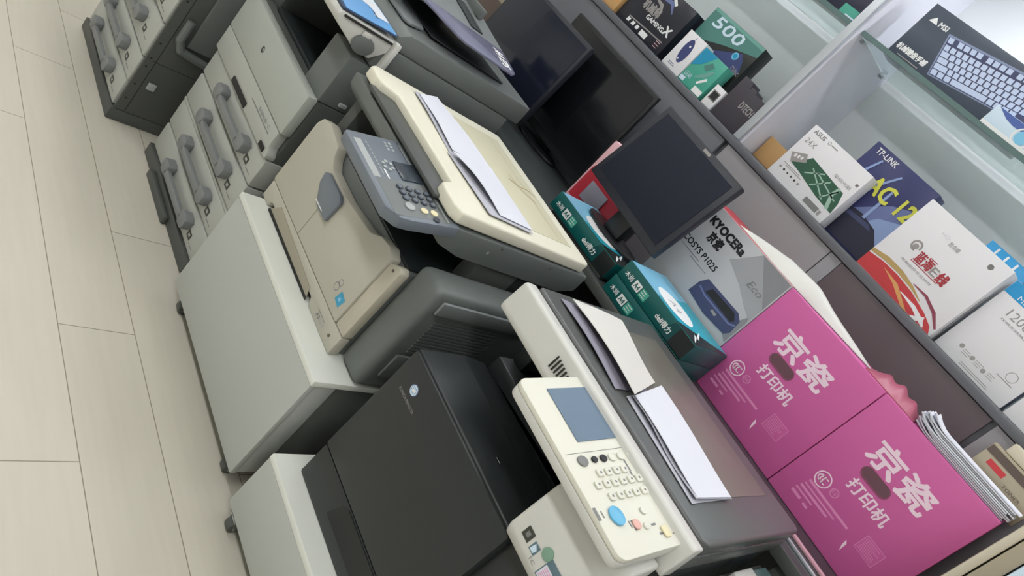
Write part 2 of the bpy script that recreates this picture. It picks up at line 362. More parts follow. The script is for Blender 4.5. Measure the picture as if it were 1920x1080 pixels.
f = FR(q, (0, yf-.014, 0)); f.disc(-1.96, .622, .010, 'ink', 1); f.disc(-1.957, .624, .006, 'silver_ink', 2)
q.build('front_door', t)
c_ = MB().box(xl, xl+.05, yf+.06, 1.68, .686, .842, 'grey_dark', .004); c_.box(xl+.051, xr-.075, 1.5, 1.68, .686, .842, 'black')
c_.box(xr-.122, xr-.002, yf+.016, 1.35, .686, .842, 'grey_body', .006); c_.box(xr-.07, xr-.002, 1.36, 1.68, .686, .842, 'grey_dark', .006); c_.build('output_column', t)
q = MB().box(xl+.06, xr-.08, yf+.05, 1.49, .6865, .70, 'kdark', .003); q.build('output_tray', t)
MB().box(xr-.04, xr+.004, 1.19, 1.215, .70, .712, 'grey_light', .002).build('cover_latch', t)
s_ = MB().box(xl, xr+.005, 1.185, 1.715, .845, .918, 'grey_body', .006)
s_.build('scanner', t)
q = MB().prism([(1.205, .9185), (1.205, .955), (1.235, .975), (1.76, .985), (1.76, .9185)], 'x', xl, xr+.005, 'grey_body', .005)
q.build('feeder_base', t)
f = MB().prism([(xl+.02, 1.235), (-1.715, 1.235), (-1.70, 1.25), (-1.725, 1.315), (-1.76, 1.33), (xl+.02, 1.33)], 'z', .9785, .988, 'grey_mid', .004); f.build('feeder_front_rail', t)
MB().box(xl+.02, xr-.06, 1.335, 1.66, .9848, .9885, 'kdark', .002).build('exit_tray_shade', t)  # dark slab, shade of the exit cavity put into its colour
A = lambda x: 1.040+(-1.655-x)*.10
TM = Matrix.Translation((-1.655, 0, 1.040)) @ Matrix.Rotation(math.atan(.10), 4, 'Y')
tp = lambda p: [(x+1.655, y) for x, y in p]
q = MB().prism(tp([(xl+.03, 1.235), (-1.82, 1.235), (-1.785, 1.25), (-1.785, 1.645), (xl+.03, 1.645)]), 'z', -.018, 0, 'grey_mid', .003, 2, M=TM)
q.box(xl+.03, xl+.13, 1.36, 1.62, .9888, A(xl+.05)-.022, 'grey_dark', .003)
q = q.build('feeder_tray', t)
for y in (1.44, 1.585): MB().box(xl+.17, -1.90, y, y+.014, A(-1.90)+.004, A(-1.90)+.036, 'grey_body', .003).build('paper_guide', q)
MB().box(-1.96, -1.80, 1.50, 1.55, .0005, .004, 'kdark', .001, M=TM @ Matrix.Translation((1.655, 0, 0))).build('tray_channel', q)
e_ = MB().prism(tp([(-1.7845, 1.27), (-1.757, 1.285), (-1.668, 1.375), (-1.655, 1.40), (-1.655, 1.618), (-1.672, 1.64), (-1.70, 1.645), (-1.7845, 1.645)]), 'z', -.007, 0, 'clear_plastic', .0015, 2, M=TM)
f = FR(e_, TM @ Vector((0, 0, .0004)), TM.to_3x3() @ Vector((1, 0, 0)), (0, 1, 0)); f.text('A4 EPS', -.105, -.022, 1.580, 1.622, 'white_print', 2, .03)
e_.build('tray_extension', q)
# operating panel with tapering underside
prof = [(1.02, .925), (1.025, .938), (1.20, .938), (1.20, .900), (1.165, .862), (1.10, .872), (1.03, .905)]
q = MB().prism(prof, 'x', xl-.05, xr+.012, 'white_machine', .004)
q = q.build('control_panel', t)
MB().box(xr+.0125, xr+.018, 1.035, 1.195, .928, .934, 'seam', .001).build('panel_seam', q)
MB().box(xr+.0125, xr+.020, 1.105, 1.130, .910, .925, 'white_machine', .002).build('side_button', q)
MB().prism([(1.125+.035*math.cos(a), .888+.026*math.sin(a)) for a in [i*math.pi/8 for i in range(16)]], 'x', xr+.0125, xr+.020, 'grey_body', .002).build('hinge_cap', q)
MB().box(xr-.03, xr+.022, 1.202, 1.222, .846, .940, 'white_machine', .005).build('end_cap', t)
# blue magazine on that panel
m_ = MB()
MX0, MX1, MY0, MY1 = xl-.03, xr+.010, 1.023, 1.196
mz = lambda x, y: .9445+(y-MY0)*.05+.0015*math.sin((x-xl)*16)
def mg(a, c): x = MX0+a*(MX1-MX0); y = MY0+c*(MY1-MY0); return (x, y, mz(x, y))
m_.grid(20, 8, mg, 'mag_dark', .004)
m_.grid(20, 8, lambda a, c: (mg(a, .06+.94*c)[0]-.004, mg(a, .06+.94*c)[1], mg(a, .06+.94*c)[2]+.0016), 'mag_blue', .0012)
pts = [(MX0+.004+k_*.0245, min(1.186, 1.090+.020*math.sin(k_*1.3)+.012*math.sin(k_*.5)+max(0, k_-15)*.010)) for k_ in range(23)]
V = [(x, y, mz(x, y)+.0022) for x, y in pts]+[(x, 1.192, mz(x, 1.192)+.0022) for x, y in pts]
m_.faces(V, [(k_, k_+1, k_+24, k_+23) for k_ in range(22)], 'mag_white')
for x, y in ((-1.86, 1.065), (-1.76, 1.085), (-1.95, 1.06), (-2.05, 1.07), (-1.70, 1.15)):
    zz = mz(x, y)+.0024
    m_.faces([(x-.018, y-.004, zz), (x+.018, y-.002, zz), (x+.016, y+.003, zz), (x-.014, y+.002, zz)], [(0, 1, 2, 3)], 'mag_dark')
tag(m_.build('magazine'), 'blue and white glossy magazine lying on the operating panel of the document-feeder copier', 'magazine')

# ---------------------------------------------------------------- white copier stand with castors
def stand(label, xl, xr, yf, yb, z0, z1, casters):
    t = thing('copier_stand', label, 'stand', ((xl+xr)/2, (yf+yb)/2, 0), 'white copier stands')
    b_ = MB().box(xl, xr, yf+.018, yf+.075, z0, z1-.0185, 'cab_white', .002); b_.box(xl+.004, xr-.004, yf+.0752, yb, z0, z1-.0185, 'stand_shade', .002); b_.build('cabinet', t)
    MB().box(xl-.004, xr+.002, yf, yf+.0175, z0-.002, z1-.0185, 'cab_white', .003).build('front_panel', t)
    MB().box(xl-.004, xr+.004, yf-.001, yb, z1-.018, z1, 'cab_edge', .003).build('top_panel', t)
    for x, y in casters:
        c = MB().box(x-.018, x+.018, y-.018, y+.018, z0-.006, z0-.0025, 'steel', .001)
        c.prism([(y-.015, z0-.006), (y+.015, z0-.006), (y+.012, .018), (y-.004, .014)], 'x', x-.016, x-.013, 'steel'); c.prism([(y-.015, z0-.006), (y+.015, z0-.006), (y+.012, .018), (y-.004, .014)], 'x', x+.013, x+.016, 'steel')
        c = c.build('caster', t)
        MB().cyl((x-.0125, y+.004, .021), (x+.0125, y+.004, .021), .021, 'grey_dark', 18, bev=.003).build('wheel', c)
    return t
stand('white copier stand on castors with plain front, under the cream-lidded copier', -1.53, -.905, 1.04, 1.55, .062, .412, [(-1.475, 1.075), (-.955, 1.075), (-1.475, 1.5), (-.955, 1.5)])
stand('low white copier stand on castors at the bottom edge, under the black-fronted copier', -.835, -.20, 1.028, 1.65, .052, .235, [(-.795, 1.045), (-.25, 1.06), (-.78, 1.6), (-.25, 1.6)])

# ---------------------------------------------------------------- third copier, cream lid
t = thing('photocopier', 'cream copier with flat cream lid and blue-grey key panel on the tall white stand', 'copier', (-1.26, 1.35, .412), 'floor copiers')
xl, xr, yf = -1.55, -.988, 1.105
Z0 = .413
b_ = MB().box(xl+.01, xr-.006, yf+.03, 1.62, Z0, .69, 'grey_body', .006); b_.build('body', t)
# lower drawer front with the long finger slot
q = MB().prism([(xl, Z0), (xl+.045, Z0), (xl+.055, Z0+.02), (xr-.165, Z0+.02), (xr-.15, Z0), (xr, Z0), (xr, .470), (xl, .470)], 'y', yf, yf+.029, 'cream', .004)
f = FR(q, (0, yf, 0)); f.text('A3', -1.10, -1.084, .428, .438, 'text_grey', 1, .02); f.rect(-1.105, -1.058, .442, .4435, 'text_grey'); f.text('1018', -1.083, -1.056, .428, .438, 'grey_light', 1)
q = q.build('paper_drawer', t)
MB().prism([(xl+.062, Z0+.001), (xr-.17, Z0+.001), (xr-.185, Z0+.030), (xl+.10, Z0+.045)], 'y', yf-.0012, yf-.0004, 'cream_slot').build('finger_slot', q)  # flat plate, the slot's shade put into a darker cream
MB().prism([(xl+.062, Z0+.0005), (xr-.17, Z0+.0005), (xr-.173, Z0+.008), (xl+.066, Z0+.010)], 'y', yf-.0022, yf-.0014, 'seam').build('slot_shadow', q)  # dark strip painted for the shadow along the slot's lower edge
MB().cyl((xr-.035, yf-.0014, .440), (xr-.035, yf-.0004, .440), .004, 'brown', 12).build('screw', q)
# front door with raised right shoulder
pts = [(xl, .4725), (xr-.046, .4725), (xr-.046, .690), (xr-.075, .702), (xr-.115, .694), (xr-.15, .672), (-1.27, .655), (-1.38, .655), (-1.405, .672), (-1.42, .700), (-1.50, .712), (xl+.012, .700), (xl, .675)]
q = MB().prism(pts, 'y', yf-.004, yf+.029, 'cream', .006)
f = FR(q, (0, yf-.004, 0)); f.rect(-1.331, -1.329, .474, .62, 'seam_light'); 
f.poly([(-1.085+.0, .503), (-1.058, .498), (-1.052, .526), (-1.08, .531)], 'blue_sticker'); f.rect(-1.074, -1.065, .509, .519, 'sky_label', 2)
f.ring(-1.105, .522, .009, .011, 'kyo_grey'); f.ring(-1.101, .538, .007, .009, 'kyo_grey')
q = q.build('front_door', t)
g_ = MB().prism([(-1.385, .640), (-1.378, .612), (-1.335, .573), (-1.272, .573), (-1.268, .640), (-1.285, .650), (-1.37, .650)], 'y', yf-.016, yf-.0045, 'grey_panel', .004)
f = FR(g_, (0, yf-.016, 0)); f.rect(-1.345, -1.30, .580, .583, 'white_print')
g_.build('door_grip', t)
MB().prism([(xr-.045, .4725), (xr, .4725), (xr, .690), (xr-.012, .699), (xr-.028, .692), (xr-.045, .680)], 'y', yf, yf+.029, 'cream_side', .004).build('right_trim', t)
MB().cyl((xr-.022, yf-.001, .678), (xr-.022, yf-.0001, .678), .004, 'brown', 12).build('screw', t)
# duplex unit on the right side
q = MB().box(xr-.003, -.895, yf+.03, 1.58, Z0+.004, .742, 'grey_body', .022, 3); q = q.build('side_door', t)
r_ = MB()
for i in range(12): r_.box(-.8945, -.891, 1.19, 1.42, .665-.010*i, .670-.010*i, 'grey_body')
r_.build('ribs', q)
MB().box(-.8945, -.886, 1.17, 1.45, .470, .545, 'grey_body', .004).build('bypass_tray', q)
MB().box(-.8945, -.884, 1.16, 1.50, .683, .722, 'grey_mid', .006).build('grip_ledge', q)
# output bay
q = MB().box(xl, xr-.01, 1.45, 1.62, .691, .795, 'black', .003); q.box(xl, xl+.04, yf+.05, 1.449, .691, .795, 'grey_dark', .003); q.box(xr-.06, xr-.01, 1.30, 1.449, .691, .795, 'grey_dark', .003); q.build('output_column', t)
MB().box(xl+.041, xr-.02, yf+.03, 1.44, .691, .698, 'kdark', .003).build('output_tray', t)
# scanner
q = MB().prism([(1.125, .796), (1.105, .815), (1.10, .850), (1.66, .856), (1.66, .80), (1.60, .78), (1.20, .78)], 'x', xl, xr+.004, 'grey_body', .006)
f = FR(q, (xr+.004, 0, 0), (0, 1, 0), (0, 0, 1)); f.disc(1.27, .820, .004, 'grey_light', 1, 10); f.disc(1.30, .842, .003, 'black', 1, 10); f.disc(1.5, .84, .003, 'brown', 1, 10)
q.build('scanner', t)
MB().box(-1.47, -1.06, 1.095, 1.20, .857, .868, 'grey_dark', .004).build('glass_bezel', t)
# lid with stepped front edge
pts = [(xl+.005, 1.13), (xl+.02, 1.112), (-1.475, 1.108), (-1.452, 1.115), (-1.435, 1.160), (-1.11, 1.160), (-1.092, 1.118), (-1.07, 1.110), (xr-.02, 1.110), (xr, 1.125), (xr, 1.62), (xr-.01, 1.632), (xl+.015, 1.632), (xl+.005, 1.62)]
q = MB().prism(pts, 'z', .8575, .889, 'cream_lid', .006, 3)
q = q.build('lid', t)
i_ = MB().box(xl+.055, xr-.055, 1.275, 1.585, .8892, .8902, 'beige_inset', .0004)
f = FR(i_, (0, 0, .8902), (1, 0, 0), (0, 1, 0)); f.rect(xl+.055, xr-.055, 1.54, 1.5412, 'gold'); f.band([(-1.27, 1.48), (-1.25, 1.52), (-1.257, 1.55), (-1.24, 1.575)], .003, 'gold', 2); f.band([(-1.30, 1.5), (-1.24, 1.51), (-1.20, 1.55)], .002, 'gold', 2)
i_.build('lid_inset', q)
# key panel
pa = math.atan2(.032, .17)
M_ = Matrix.Translation((-1.122, .968, .823)) @ Matrix.Rotation(pa, 4, 'X')
q = MB().prism([(-.147, 0), (-.135, -.004), (.105, -.004), (.137, .02), (.142, .05), (.142, .175), (-.147, .175)], 'z', -.03, 0, 'grey_panel', .006, 2, M=M_)
f = FR(q, M_ @ Vector((0, 0, 0)), (1, 0, 0), M_.to_3x3() @ Vector((0, 1, 0)))
f.rect(-.118, .012, .008, .026, 'grey_light'); f.rect(.014, .13, .012, .16, 'grey_mid')
f.rect(-.13, -.01, .13, .134, 'grey_light')
for i in range(6):
    f.rect(-.13+.018*i, -.118+.018*i, .142, .149, 'grey_light'); f.rect(-.13+.012*(i % 3), -.122+.012*(i % 3), .09+.012*(i//3), .096+.012*(i//3), 'grey_light')
for i in range(9): f.rect(-.115+.013*i, -.106+.013*i, .036, .039, 'grey_light', 2)
f.rect(-.02, .012, .045, .049, 'white_print', 2); f.rect(.020, .13, .145, .149, 'grey_light', 2)
q = q.build('control_panel', t)
MB().box(-.055, .008, .082, .138, .0005, .003, 'lcd', .001, M=M_).build('screen', q)
for i in range(6):
    a = i*math.pi/3
    MB().cyl(M_ @ Vector((-.035+.014*math.cos(a), .062+.011*math.sin(a), .0005)), M_ @ Vector((-.035+.014*math.cos(a), .062+.011*math.sin(a), .003)), .0045, 'grey_light', 10).build('button', q)
for i in range(3):
    for j in range(4):
        c = Vector((.035+.018*i+.003*j, .062+.022*j, 0)); k_ = MB().cyl(M_ @ (c+Vector((0, 0, .0005))), M_ @ (c+Vector((0, 0, .004))), .0085, 'ring_grey', 16, bev=.001)
        k_.cyl(M_ @ (c+Vector((0, 0, .0041))), M_ @ (c+Vector((0, 0, .0046))), .005, 'grey_panel', 12); k_.build('key', q)
for x, y, r, mn in ((.098, .060, .012, 'grey_light'), (.105, .094, .009, 'key_yellow'), (.108, .118, .009, 'key_yellow')):
    MB().cyl(M_ @ Vector((x, y, .0005)), M_ @ Vector((x, y, .004)), r, mn, 18, bev=.001).build('button', q)
MB().cyl(M_ @ Vector((.128, .115, .0005)), M_ @ Vector((.128, .115, .003)), .008, 'ring_grey', 18).build('power_switch', q)

# papers on the cream lid
def sheet_pile(name, label, layers):
    m_ = MB()
    for fn, mn in layers: m_.grid(18, 10, fn, mn, .0012)
    return m_.build(name)
def quad(c, z, bump=lambda a, b: 0):
    (A, B, Cc, D) = [Vector(p) for p in c]       # A front-left, B front-right, C back-right, D back-left
    def fn(a, b):
        p = (A*(1-a)+B*a)*(1-b)+(D*(1-a)+Cc*a)*b
        return (p.x, p.y, z+bump(a, b))
    return fn
o = sheet_pile('paper_sheets', '', [
    (quad([(-1.505, 1.245), (-1.245, 1.230), (-1.25, 1.385), (-1.54, 1.345)], .8935, lambda a, b: .002*math.sin(a*5)), 'paper_grey'),
    (quad([(-1.498, 1.257), (-1.255, 1.240), (-1.238, 1.392), (-1.545, 1.350)], .897, lambda a, b: .004*math.sin(a*3.1)**2), 'paper'),
    (quad([(-1.24, 1.215), (-1.02, 1.225), (-1.015, 1.385), (-1.24, 1.375)], .8935, lambda a, b: .002*a), 'paper_grey'),
    (quad([(-1.235, 1.222), (-1.03, 1.265), (-1.026, 1.39), (-1.25, 1.378)], .8985, lambda a, b: .010*math.sin(a*3.1)*(1-b)+.004*(1-a)), 'paper')])
tag(o, 'loose white paper sheets fanned out on the cream copier lid', 'paper')

# ---------------------------------------------------------------- fourth copier, black front
t = thing('photocopier', 'nearest copier with black front door and white swivel control panel, on the low white stand', 'copier', (-.5, 1.4, .235), 'floor copiers')
xl, xr, yf = -.795, -.2, 1.082
b_ = MB().box(xl+.01, xr, yf+.03, 1.70, .236, .655, 'kblack', .006); b_.box(xl+.01, xr, 1.30, 1.70, .655, .70, 'kblack', .006); b_.build('body', t)
q = MB().prism([(xl, .236), (xr, .236), (xr, .338), (xl, .338)], 'y', yf, yf+.029, 'kblack', .006); q = q.build('lower_drawer', t)
MB().prism([(-.665, .272), (-.21, .272), (-.21, .334), (-.630, .334), (-.650, .320)], 'y', yf-.0016, yf-.0004, 'black').build('grip_recess_shade', q)  # flat black plate, the shade of the grip recess as colour
q = MB().prism([(xl, .341), (-.37, .341), (-.37, .662), (xl, .662)], 'y', yf-.004, yf+.029, 'kblack', .007)
f = FR(q, (0, yf-.004, 0)); f.text('KONICA MINOLTA', -.757, -.690, .582, .589, 'silver_ink')
q = q.build('front_door', t)
bd = MB().cyl((-.727, yf-.0046, .613), (-.727, yf-.0042, .613), .0135, 'ink_blue', 28); f = FR(bd, (-.727, yf-.0048, .613))
f.disc(0, 0, .0115, 'pale_blue', 1, 24, .0115)
for z in (-.006, -.002, .002, .006): f.rect(-math.sqrt(.0112**2-z*z), math.sqrt(.0112**2-z*z), z-.0005, z+.0005, 'ink_blue_light', 2)
f.poly([(-.004, -.004), (.006, -.002), (.007, .003), (-.003, .003)], 'white_print', 3)
bd.build('badge', q)
q = MB().prism([(yf+.0295, .656), (yf+.002, .6625), (yf+.005, .667), (yf+.13, .672), (yf+.215, .66), (yf+.215, .656)], 'x', xl+.002, -.36, 'kblack', .003); q.build('tray_front', t)
f = MB().box(-.53, -.515, yf+.060, yf+.066, .6715, .674, 'steel', .001); f.build('tray_glint', t)  # steel sliver stands in for a highlight on the tray front
q = MB().box(xl+.03, xr, 1.52, 1.70, .7005, .83, 'kdark', .004); q.box(-.27, xr, 1.24, 1.519, .7005, .83, 'kdark', .004); q.box(xl+.01, xl+.05, 1.35, 1.519, .7005, .83, 'kdark', .004); q.build('output_column', t)
MB().prism([(-.36, .672), (-.76, .656), (-.76, .66), (-.36, .69)], 'y', 1.30, 1.515, 'kdark').build('output_tray', t)
# white lower body below the panel
prof = [(yf-.008, .664), (yf-.022, .690), (yf-.020, .735), (yf-.014, .800), (yf+.004, .832), (1.14, .848), (1.1535, .848), (1.1535, .664)]
q = MB().prism(prof, 'x', -.386, xr-.002, 'white_machine', .012, 3)
p0 = Vector((0, yf-.022, .690)); v_ = Vector((0, .014-.006+.0, .045)); v_ = Vector((0, .002, .045)).normalized()
f = FR(q, p0+Vector((0, -.0004, 0)), (1, 0, 0), v_)
f.rect(-.358, -.338, .012, .034, 'label_dark'); f.rect(-.352, -.344, .018, .028, 'text_grey', 2)
f.rect(-.331, -.315, .011, .030, 'slate'); f.poly([(-.329, .013), (-.319, .013), (-.317, .022), (-.327, .028)], 'pale_blue', 2)
f.text('1C', -.316, -.303, .002, .009, 'text_grey')
f.rect(-.292, -.222, .000, .042, 'slate'); f.rect(-.290, -.262, .002, .028, 'paper', 2); f.rect(-.260, -.238, .002, .034, 'paper', 2)
f.lines(-.287, -.265, .004, .026, 6, 'pink_pale', 3); f.lines(-.257, -.241, .004, .024, 6, 'logo_red', 3); f.disc(-.248, .029, .005, 'ink', 3, 14, .003)
q = q.build('front_shroud', t)
M2 = Matrix.Translation(p0) @ Matrix((( 1, 0, 0), (0, v_.y, -v_.z*-1), (0, v_.z, v_.y))).to_4x4()
MB().cyl((-.302, yf-.0235, .728), (-.302, yf-.0165, .728), .0115, 'green_sticker', 24, bev=.001).build('green_disc', q)  # round green sticker on the shroud, gives no light
# scanner with white front strip
s_ = MB().box(xl+.0, xr+.005, 1.20, 1.715, .832, .872, 'kscan', .006); s_.build('scanner', t)
q = MB().prism([(1.160, .832), (1.156, .846), (1.163, .906), (1.170, .910), (1.1995, .908), (1.1995, .832)], 'x', xl+.012, xr+.008, 'white_machine', .005, 3)
q = q.build('front_strip', t)
v2 = MB()
for i in range(7): v2.box(-.606+.0085*i, -.603+.0085*i, 1.1545, 1.1568, .858+.001*i, .888-.001*i, 'seam')
v2.build('vent_slots', q)
q = MB().prism([(xl+.004, 1.232), (xl+.012, 1.222), (xr-.012, 1.222), (xr+.004, 1.24), (xr+.004, 1.715), (xr-.01, 1.725), (xl+.01, 1.725), (xl+.004, 1.712)], 'z', .8725, .905, 'kscan', .008, 3).build('lid', t)
MB().box(xl+.07, xr-.085, 1.36, 1.665, .9052, .9065, 'kinset', .0005).build('lid_inset', q)
# swivel control panel
pa = R(11)
PM = Matrix.Translation((-.385, 1.108, .884)) @ Matrix.Rotation(pa, 4, 'X')
def rrect(x0, x1, y0, y1, r, n=5):
    out = []
    for cx, cy, a0 in ((x1-r, y0+r, -90), (x1-r, y1-r, 0), (x0+r, y1-r, 90), (x0+r, y0+r, 180)):
        for i in range(n+1):
            a = R(a0+90*i/n); out.append((cx+r*math.cos(a), cy+r*math.sin(a)))
    return out
q = MB().prism(rrect(-.168, .172, -.098, .088, .018), 'z', -.030, -.012, 'white_machine', .006, 2, M=PM)
q.prism(rrect(-.168, .172, -.098, .088, .018), 'z', -.0115, 0, 'key_white', .004, 2, M=PM)
f = FR(q, PM @ Vector((0, 0, 0)), (1, 0, 0), PM.to_3x3() @ Vector((0, 1, 0)))
f.rect(-.0125, -.0115, -.088, .078, 'text_grey'); f.rect(.083, .105, -.097, -.090, 'text_grey')
for x, y, w_, h_ in ((.01, .040, .012, .004), (.022, .040, .012, .004), (.034, .038, .012, .004), (.066, .052, .004, .022), (.088, .060, .004, .02), (.115, -.030, .018, .004), (.115, -.036, .012, .003), (.09, -.084, .012, .003), (.145, .020, .004, .014), (.15, .052, .003, .016), (.128, .012, .004, .012), (.148, .033, .003, .01)):
    f.rect(x, x+w_, y, y+h_, 'text_grey')
q = q.build('control_panel', t)
MB().box(-.142, -.032, -.045, .062, .0005, .002, 'glassblue', .0006, M=PM).build('screen', q)
def pkey(x, y, rx, ry, mn, h=.004, name='key', round_=True):
    if round_: pts = [(x+rx*math.cos(i*math.pi/9), y+ry*math.sin(i*math.pi/9)) for i in range(18)]
    else: pts = rrect(x-rx, x+rx, y-ry, y+ry, min(rx, ry)*.35, 2)
    k_ = MB().prism(pts, 'z', .0005, h, mn, .0012, 2, M=PM); return k_
for i, (mn, rx) in enumerate((('text_grey', .010), ('ink', .006), ('ink', .007), ('key_white', .008), ('key_white', .008), ('key_white', .006))):
    pkey(.004, -.060+.023*i+(.006 if i else 0), rx, rx*1.15, mn).build('key', q)
for j, (x, n, y0) in enumerate(((.029, 4, -.036), (.049, 6, -.056), (.072, 5, -.040))):
    for i in range(n):
        k_ = pkey(x, y0+.021*i, .0068, .0075, 'key_white', .0042, 'key', False)
        fr = FR(k_, PM @ Vector((x, y0+.021*i, .0043)), (1, 0, 0), PM.to_3x3() @ Vector((0, 1, 0))); fr.rect(-.002, .002, -.002, .002, 'text_grey'); k_.build('key', q)
pkey(.104, -.056, .017, .015, 'key_blue', .005).build('start_key', q)
pkey(.124, -.022, .009, .0085, 'key_red').build('stop_key', q)
pkey(.105, .012, .007, .007, 'key_white').build('key', q); pkey(.130, -.002, .006, .006, 'key_white').build('key', q)
pkey(.146, .036, .010, .008, 'key_yellow', .0042, 'key', False).build('interrupt_key', q)
a_ = MB().cyl((-.33, 1.085, .842), (-.235, 1.085, .842), .022, 'white_machine', 24, bev=.004); a_.build('panel_arm', t)

o = sheet_pile('paper_sheets', '', [
    (quad([(-.51, 1.283), (-.275, 1.265), (-.28, 1.432), (-.54, 1.45)], .9085, lambda a, b: 0.0), 'paper_grey'),
    (quad([(-.508, 1.297), (-.28, 1.275), (-.277, 1.440), (-.55, 1.46)], .9145, lambda a, b: .003*math.sin(a*7)*(1-b)), 'paper_grey'),
    (quad([(-.505, 1.297), (-.282, 1.282), (-.279, 1.433), (-.55, 1.465)], .919, lambda a, b: .002*math.sin(a*5)), 'paper'),
    (quad([(-.765, 1.275), (-.525, 1.255), (-.53, 1.40), (-.75, 1.43)], .9085, lambda a, b: .006*(1-b)*math.sin(a*3.1)), 'lilac_grey'),
    (quad([(-.765, 1.31), (-.50, 1.277), (-.565, 1.467), (-.735, 1.482)], .917, lambda a, b: .007*math.sin((a+b*.6)*3.1)+.010*a*(1-b)), 'paper_warm')])
tag(o, 'crumpled white paper sheets, one folded over, on the dark lid of the black-fronted copier', 'paper')

# ================================================================== GOODS ON THE TABLE
TZ = .8485
BZ = 1.3605        # cabinet base board
GZ = 1.8175        # glass shelf
def carton(x0, x1, y0, y1, z0, z1, mn, bev=.002):
    m_ = MB().box(x0, x1, y0, y1, z0, z1, mn, bev)
    return m_, FR(m_, (0, y0, 0))
# pink printer cartons: printed front panel, hand hole drawn flat and dark, dark lip, red top flap seam
def pink_carton(x0, x1, label):
    y0, y1, z0, z1 = 1.95, 2.112, TZ, 1.208
    Z = lambda z: z0+(z-.877)*(z1-z0)/.341
    t = thing('printer_carton', label, 'carton', ((x0+x1)/2, 1.97, TZ), 'pink printer cartons')
    m_, f = carton(x0, x1, y0, y1, z0, z1, 'pink', .0025)
    w = x1-x0; X = lambda a: x0+a*w/.325
    f = FRS(f, Z)
    f.text('京瓷', X(.076), X(.237), 1.093, 1.156, 'pink_text', 1, .022)
    f.text('打印机', X(.104), X(.216), 1.018, 1.050, 'pink_text', 1, .02)
    f.ring(X(.070), .985, .0185, .0215, 'pink_text'); 
    for i in range(3): f.ring(X(.064+.0065*i), .985, .0065, .0095, 'pink_text', 1, 12, R(60), R(300))
    f.ring(X(.107), .986, .009, .0115, 'pink_pale'); f.text('RE', X(.1), X(.114), .982, .990, 'pink_pale')
    f.rect(X(.054), X(.181), .957, .963, 'pink_pale'); f.rect(X(.052), X(.150), .946, .950, 'pink_pale'); f.rect(X(.05), X(.138), .935, .941, 'pink_pale')
    f.rect(X(.046), X(.10), .925, .929, 'pink_pale'); f.rect(X(.046), X(.075), .911, .918, 'pink_pale'); f.rect(X(.085), X(.10), .910, .916, 'pink_pale')
    f.rect(X(.214), X(.268), .948, .990, 'pink_pale'); f.rect(X(.2155), X(.2665), .9495, .9885, 'pink', 2)
    f.lines(X(.219), X(.262), .953, .986, 7, 'pink_pale', 3, .3)
    f.poly([(X(.198), .944), (X(.205), .938), (X(.207), .915), (X(.200), .93)], 'pink_text')
    hx0, hx1, hz, r = X(.096), X(.176), Z(1.0735), .0165
    pts = [(hx1-r+r*math.cos(R(a)), hz+r*math.sin(R(a))) for a in range(-90, 91, 20)]+[(hx0+r+r*math.cos(R(a)), hz+r*math.sin(R(a))) for a in range(90, 271, 20)]
    fl = m_
    body = m_.build('carton_body', t)
    # hand hole as two flat faces; shade inside the hole put into their dark colours
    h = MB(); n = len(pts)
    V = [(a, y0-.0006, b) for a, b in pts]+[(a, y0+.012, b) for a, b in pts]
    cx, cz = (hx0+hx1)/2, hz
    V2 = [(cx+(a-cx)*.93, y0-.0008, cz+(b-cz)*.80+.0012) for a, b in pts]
    h.faces(V[:n], [tuple(range(n))], 'pink_dark'); h.faces(V2, [tuple(range(n))], 'hole_shade')
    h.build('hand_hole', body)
    return t
pink_carton(-.708, -.3635, 'pink printer carton beside the white printer carton, its handle hole above the dark copier lid')
pink_carton(-.3615, -.016, 'pink printer carton at the bottom right corner, next to the crumpled paper stack')
# white printer carton with printer picture
y0 = 1.952
t = thing('printer_carton', 'white printer carton with dark printer picture, left of the pink cartons', 'carton', (-.85, 1.97, TZ))
m_, f = carton(-1.062, -.710, y0, 2.112, TZ, 1.208, 'kyo_white', .0025)
m_.box(-1.062, -.710, 1.953, 2.112, 1.2082, 1.2092, 'red_pale', .0003); m_.box(-1.06, -.72, 1.962, 2.10, 1.2093, 1.2100, 'red')
f = FRS(f, lambda z: TZ+(z-.877)*(1.208-TZ)/.348, lambda a: -1.062+(a+1.012)*.352/.334)
f.text('KYOCERa', -.968, -.830, 1.176, 1.199, 'ink', 1, .05); f.text('京瓷', -.938, -.886, 1.138, 1.168, 'ink', 1, .03)
f.text('ECOSYS P1025', -1.002, -.848, 1.094, 1.112, 'ink', 1, .02); f.rect(-.985, -.90, 1.082, 1.084, 'kyo_grey'); f.rect(-.93, -.86, 1.074, 1.076, 'kyo_grey')
f.poly([(-.845, 1.150), (-.828, 1.172), (-.79, 1.224), (-.682, 1.224), (-.682, 1.085), (-.72, 1.10), (-.77, 1.125)], 'kyo_wedge'); f.poly([(-.79, 1.224), (-.682, 1.224), (-.682, 1.13)], 'kyo_grey', 2); f.text('Eco', -.762, -.712, 1.140, 1.160, 'text_grey', 3, 0, .35)
f.poly([(-.682, 1.0), (-.682, 1.08), (-.66-.03, 1.09), (-.72, 1.02)], 'kyo_grey', 2)
pr = [(-.858, 1.012), (-.855, 1.05), (-.842, 1.074), (-.715, 1.078), (-.695, 1.066), (-.690, 1.028), (-.70, 1.012), (-.78, 1.004)]
f.poly(pr, 'ink_blue', 3); f.poly([(-.822, 1.046), (-.812, 1.066), (-.722, 1.070), (-.706, 1.056), (-.712, 1.046)], 'ink', 4); f.band([(-.845, 1.045), (-.815, 1.038), (-.71, 1.040), (-.695, 1.05)], .005, 'ink_blue_light', 4)
f.poly([(-.772, 1.024), (-.752, 1.022), (-.750, 1.030), (-.77, 1.031)], 'silver_ink', 5)
m_.build('carton_body', t)
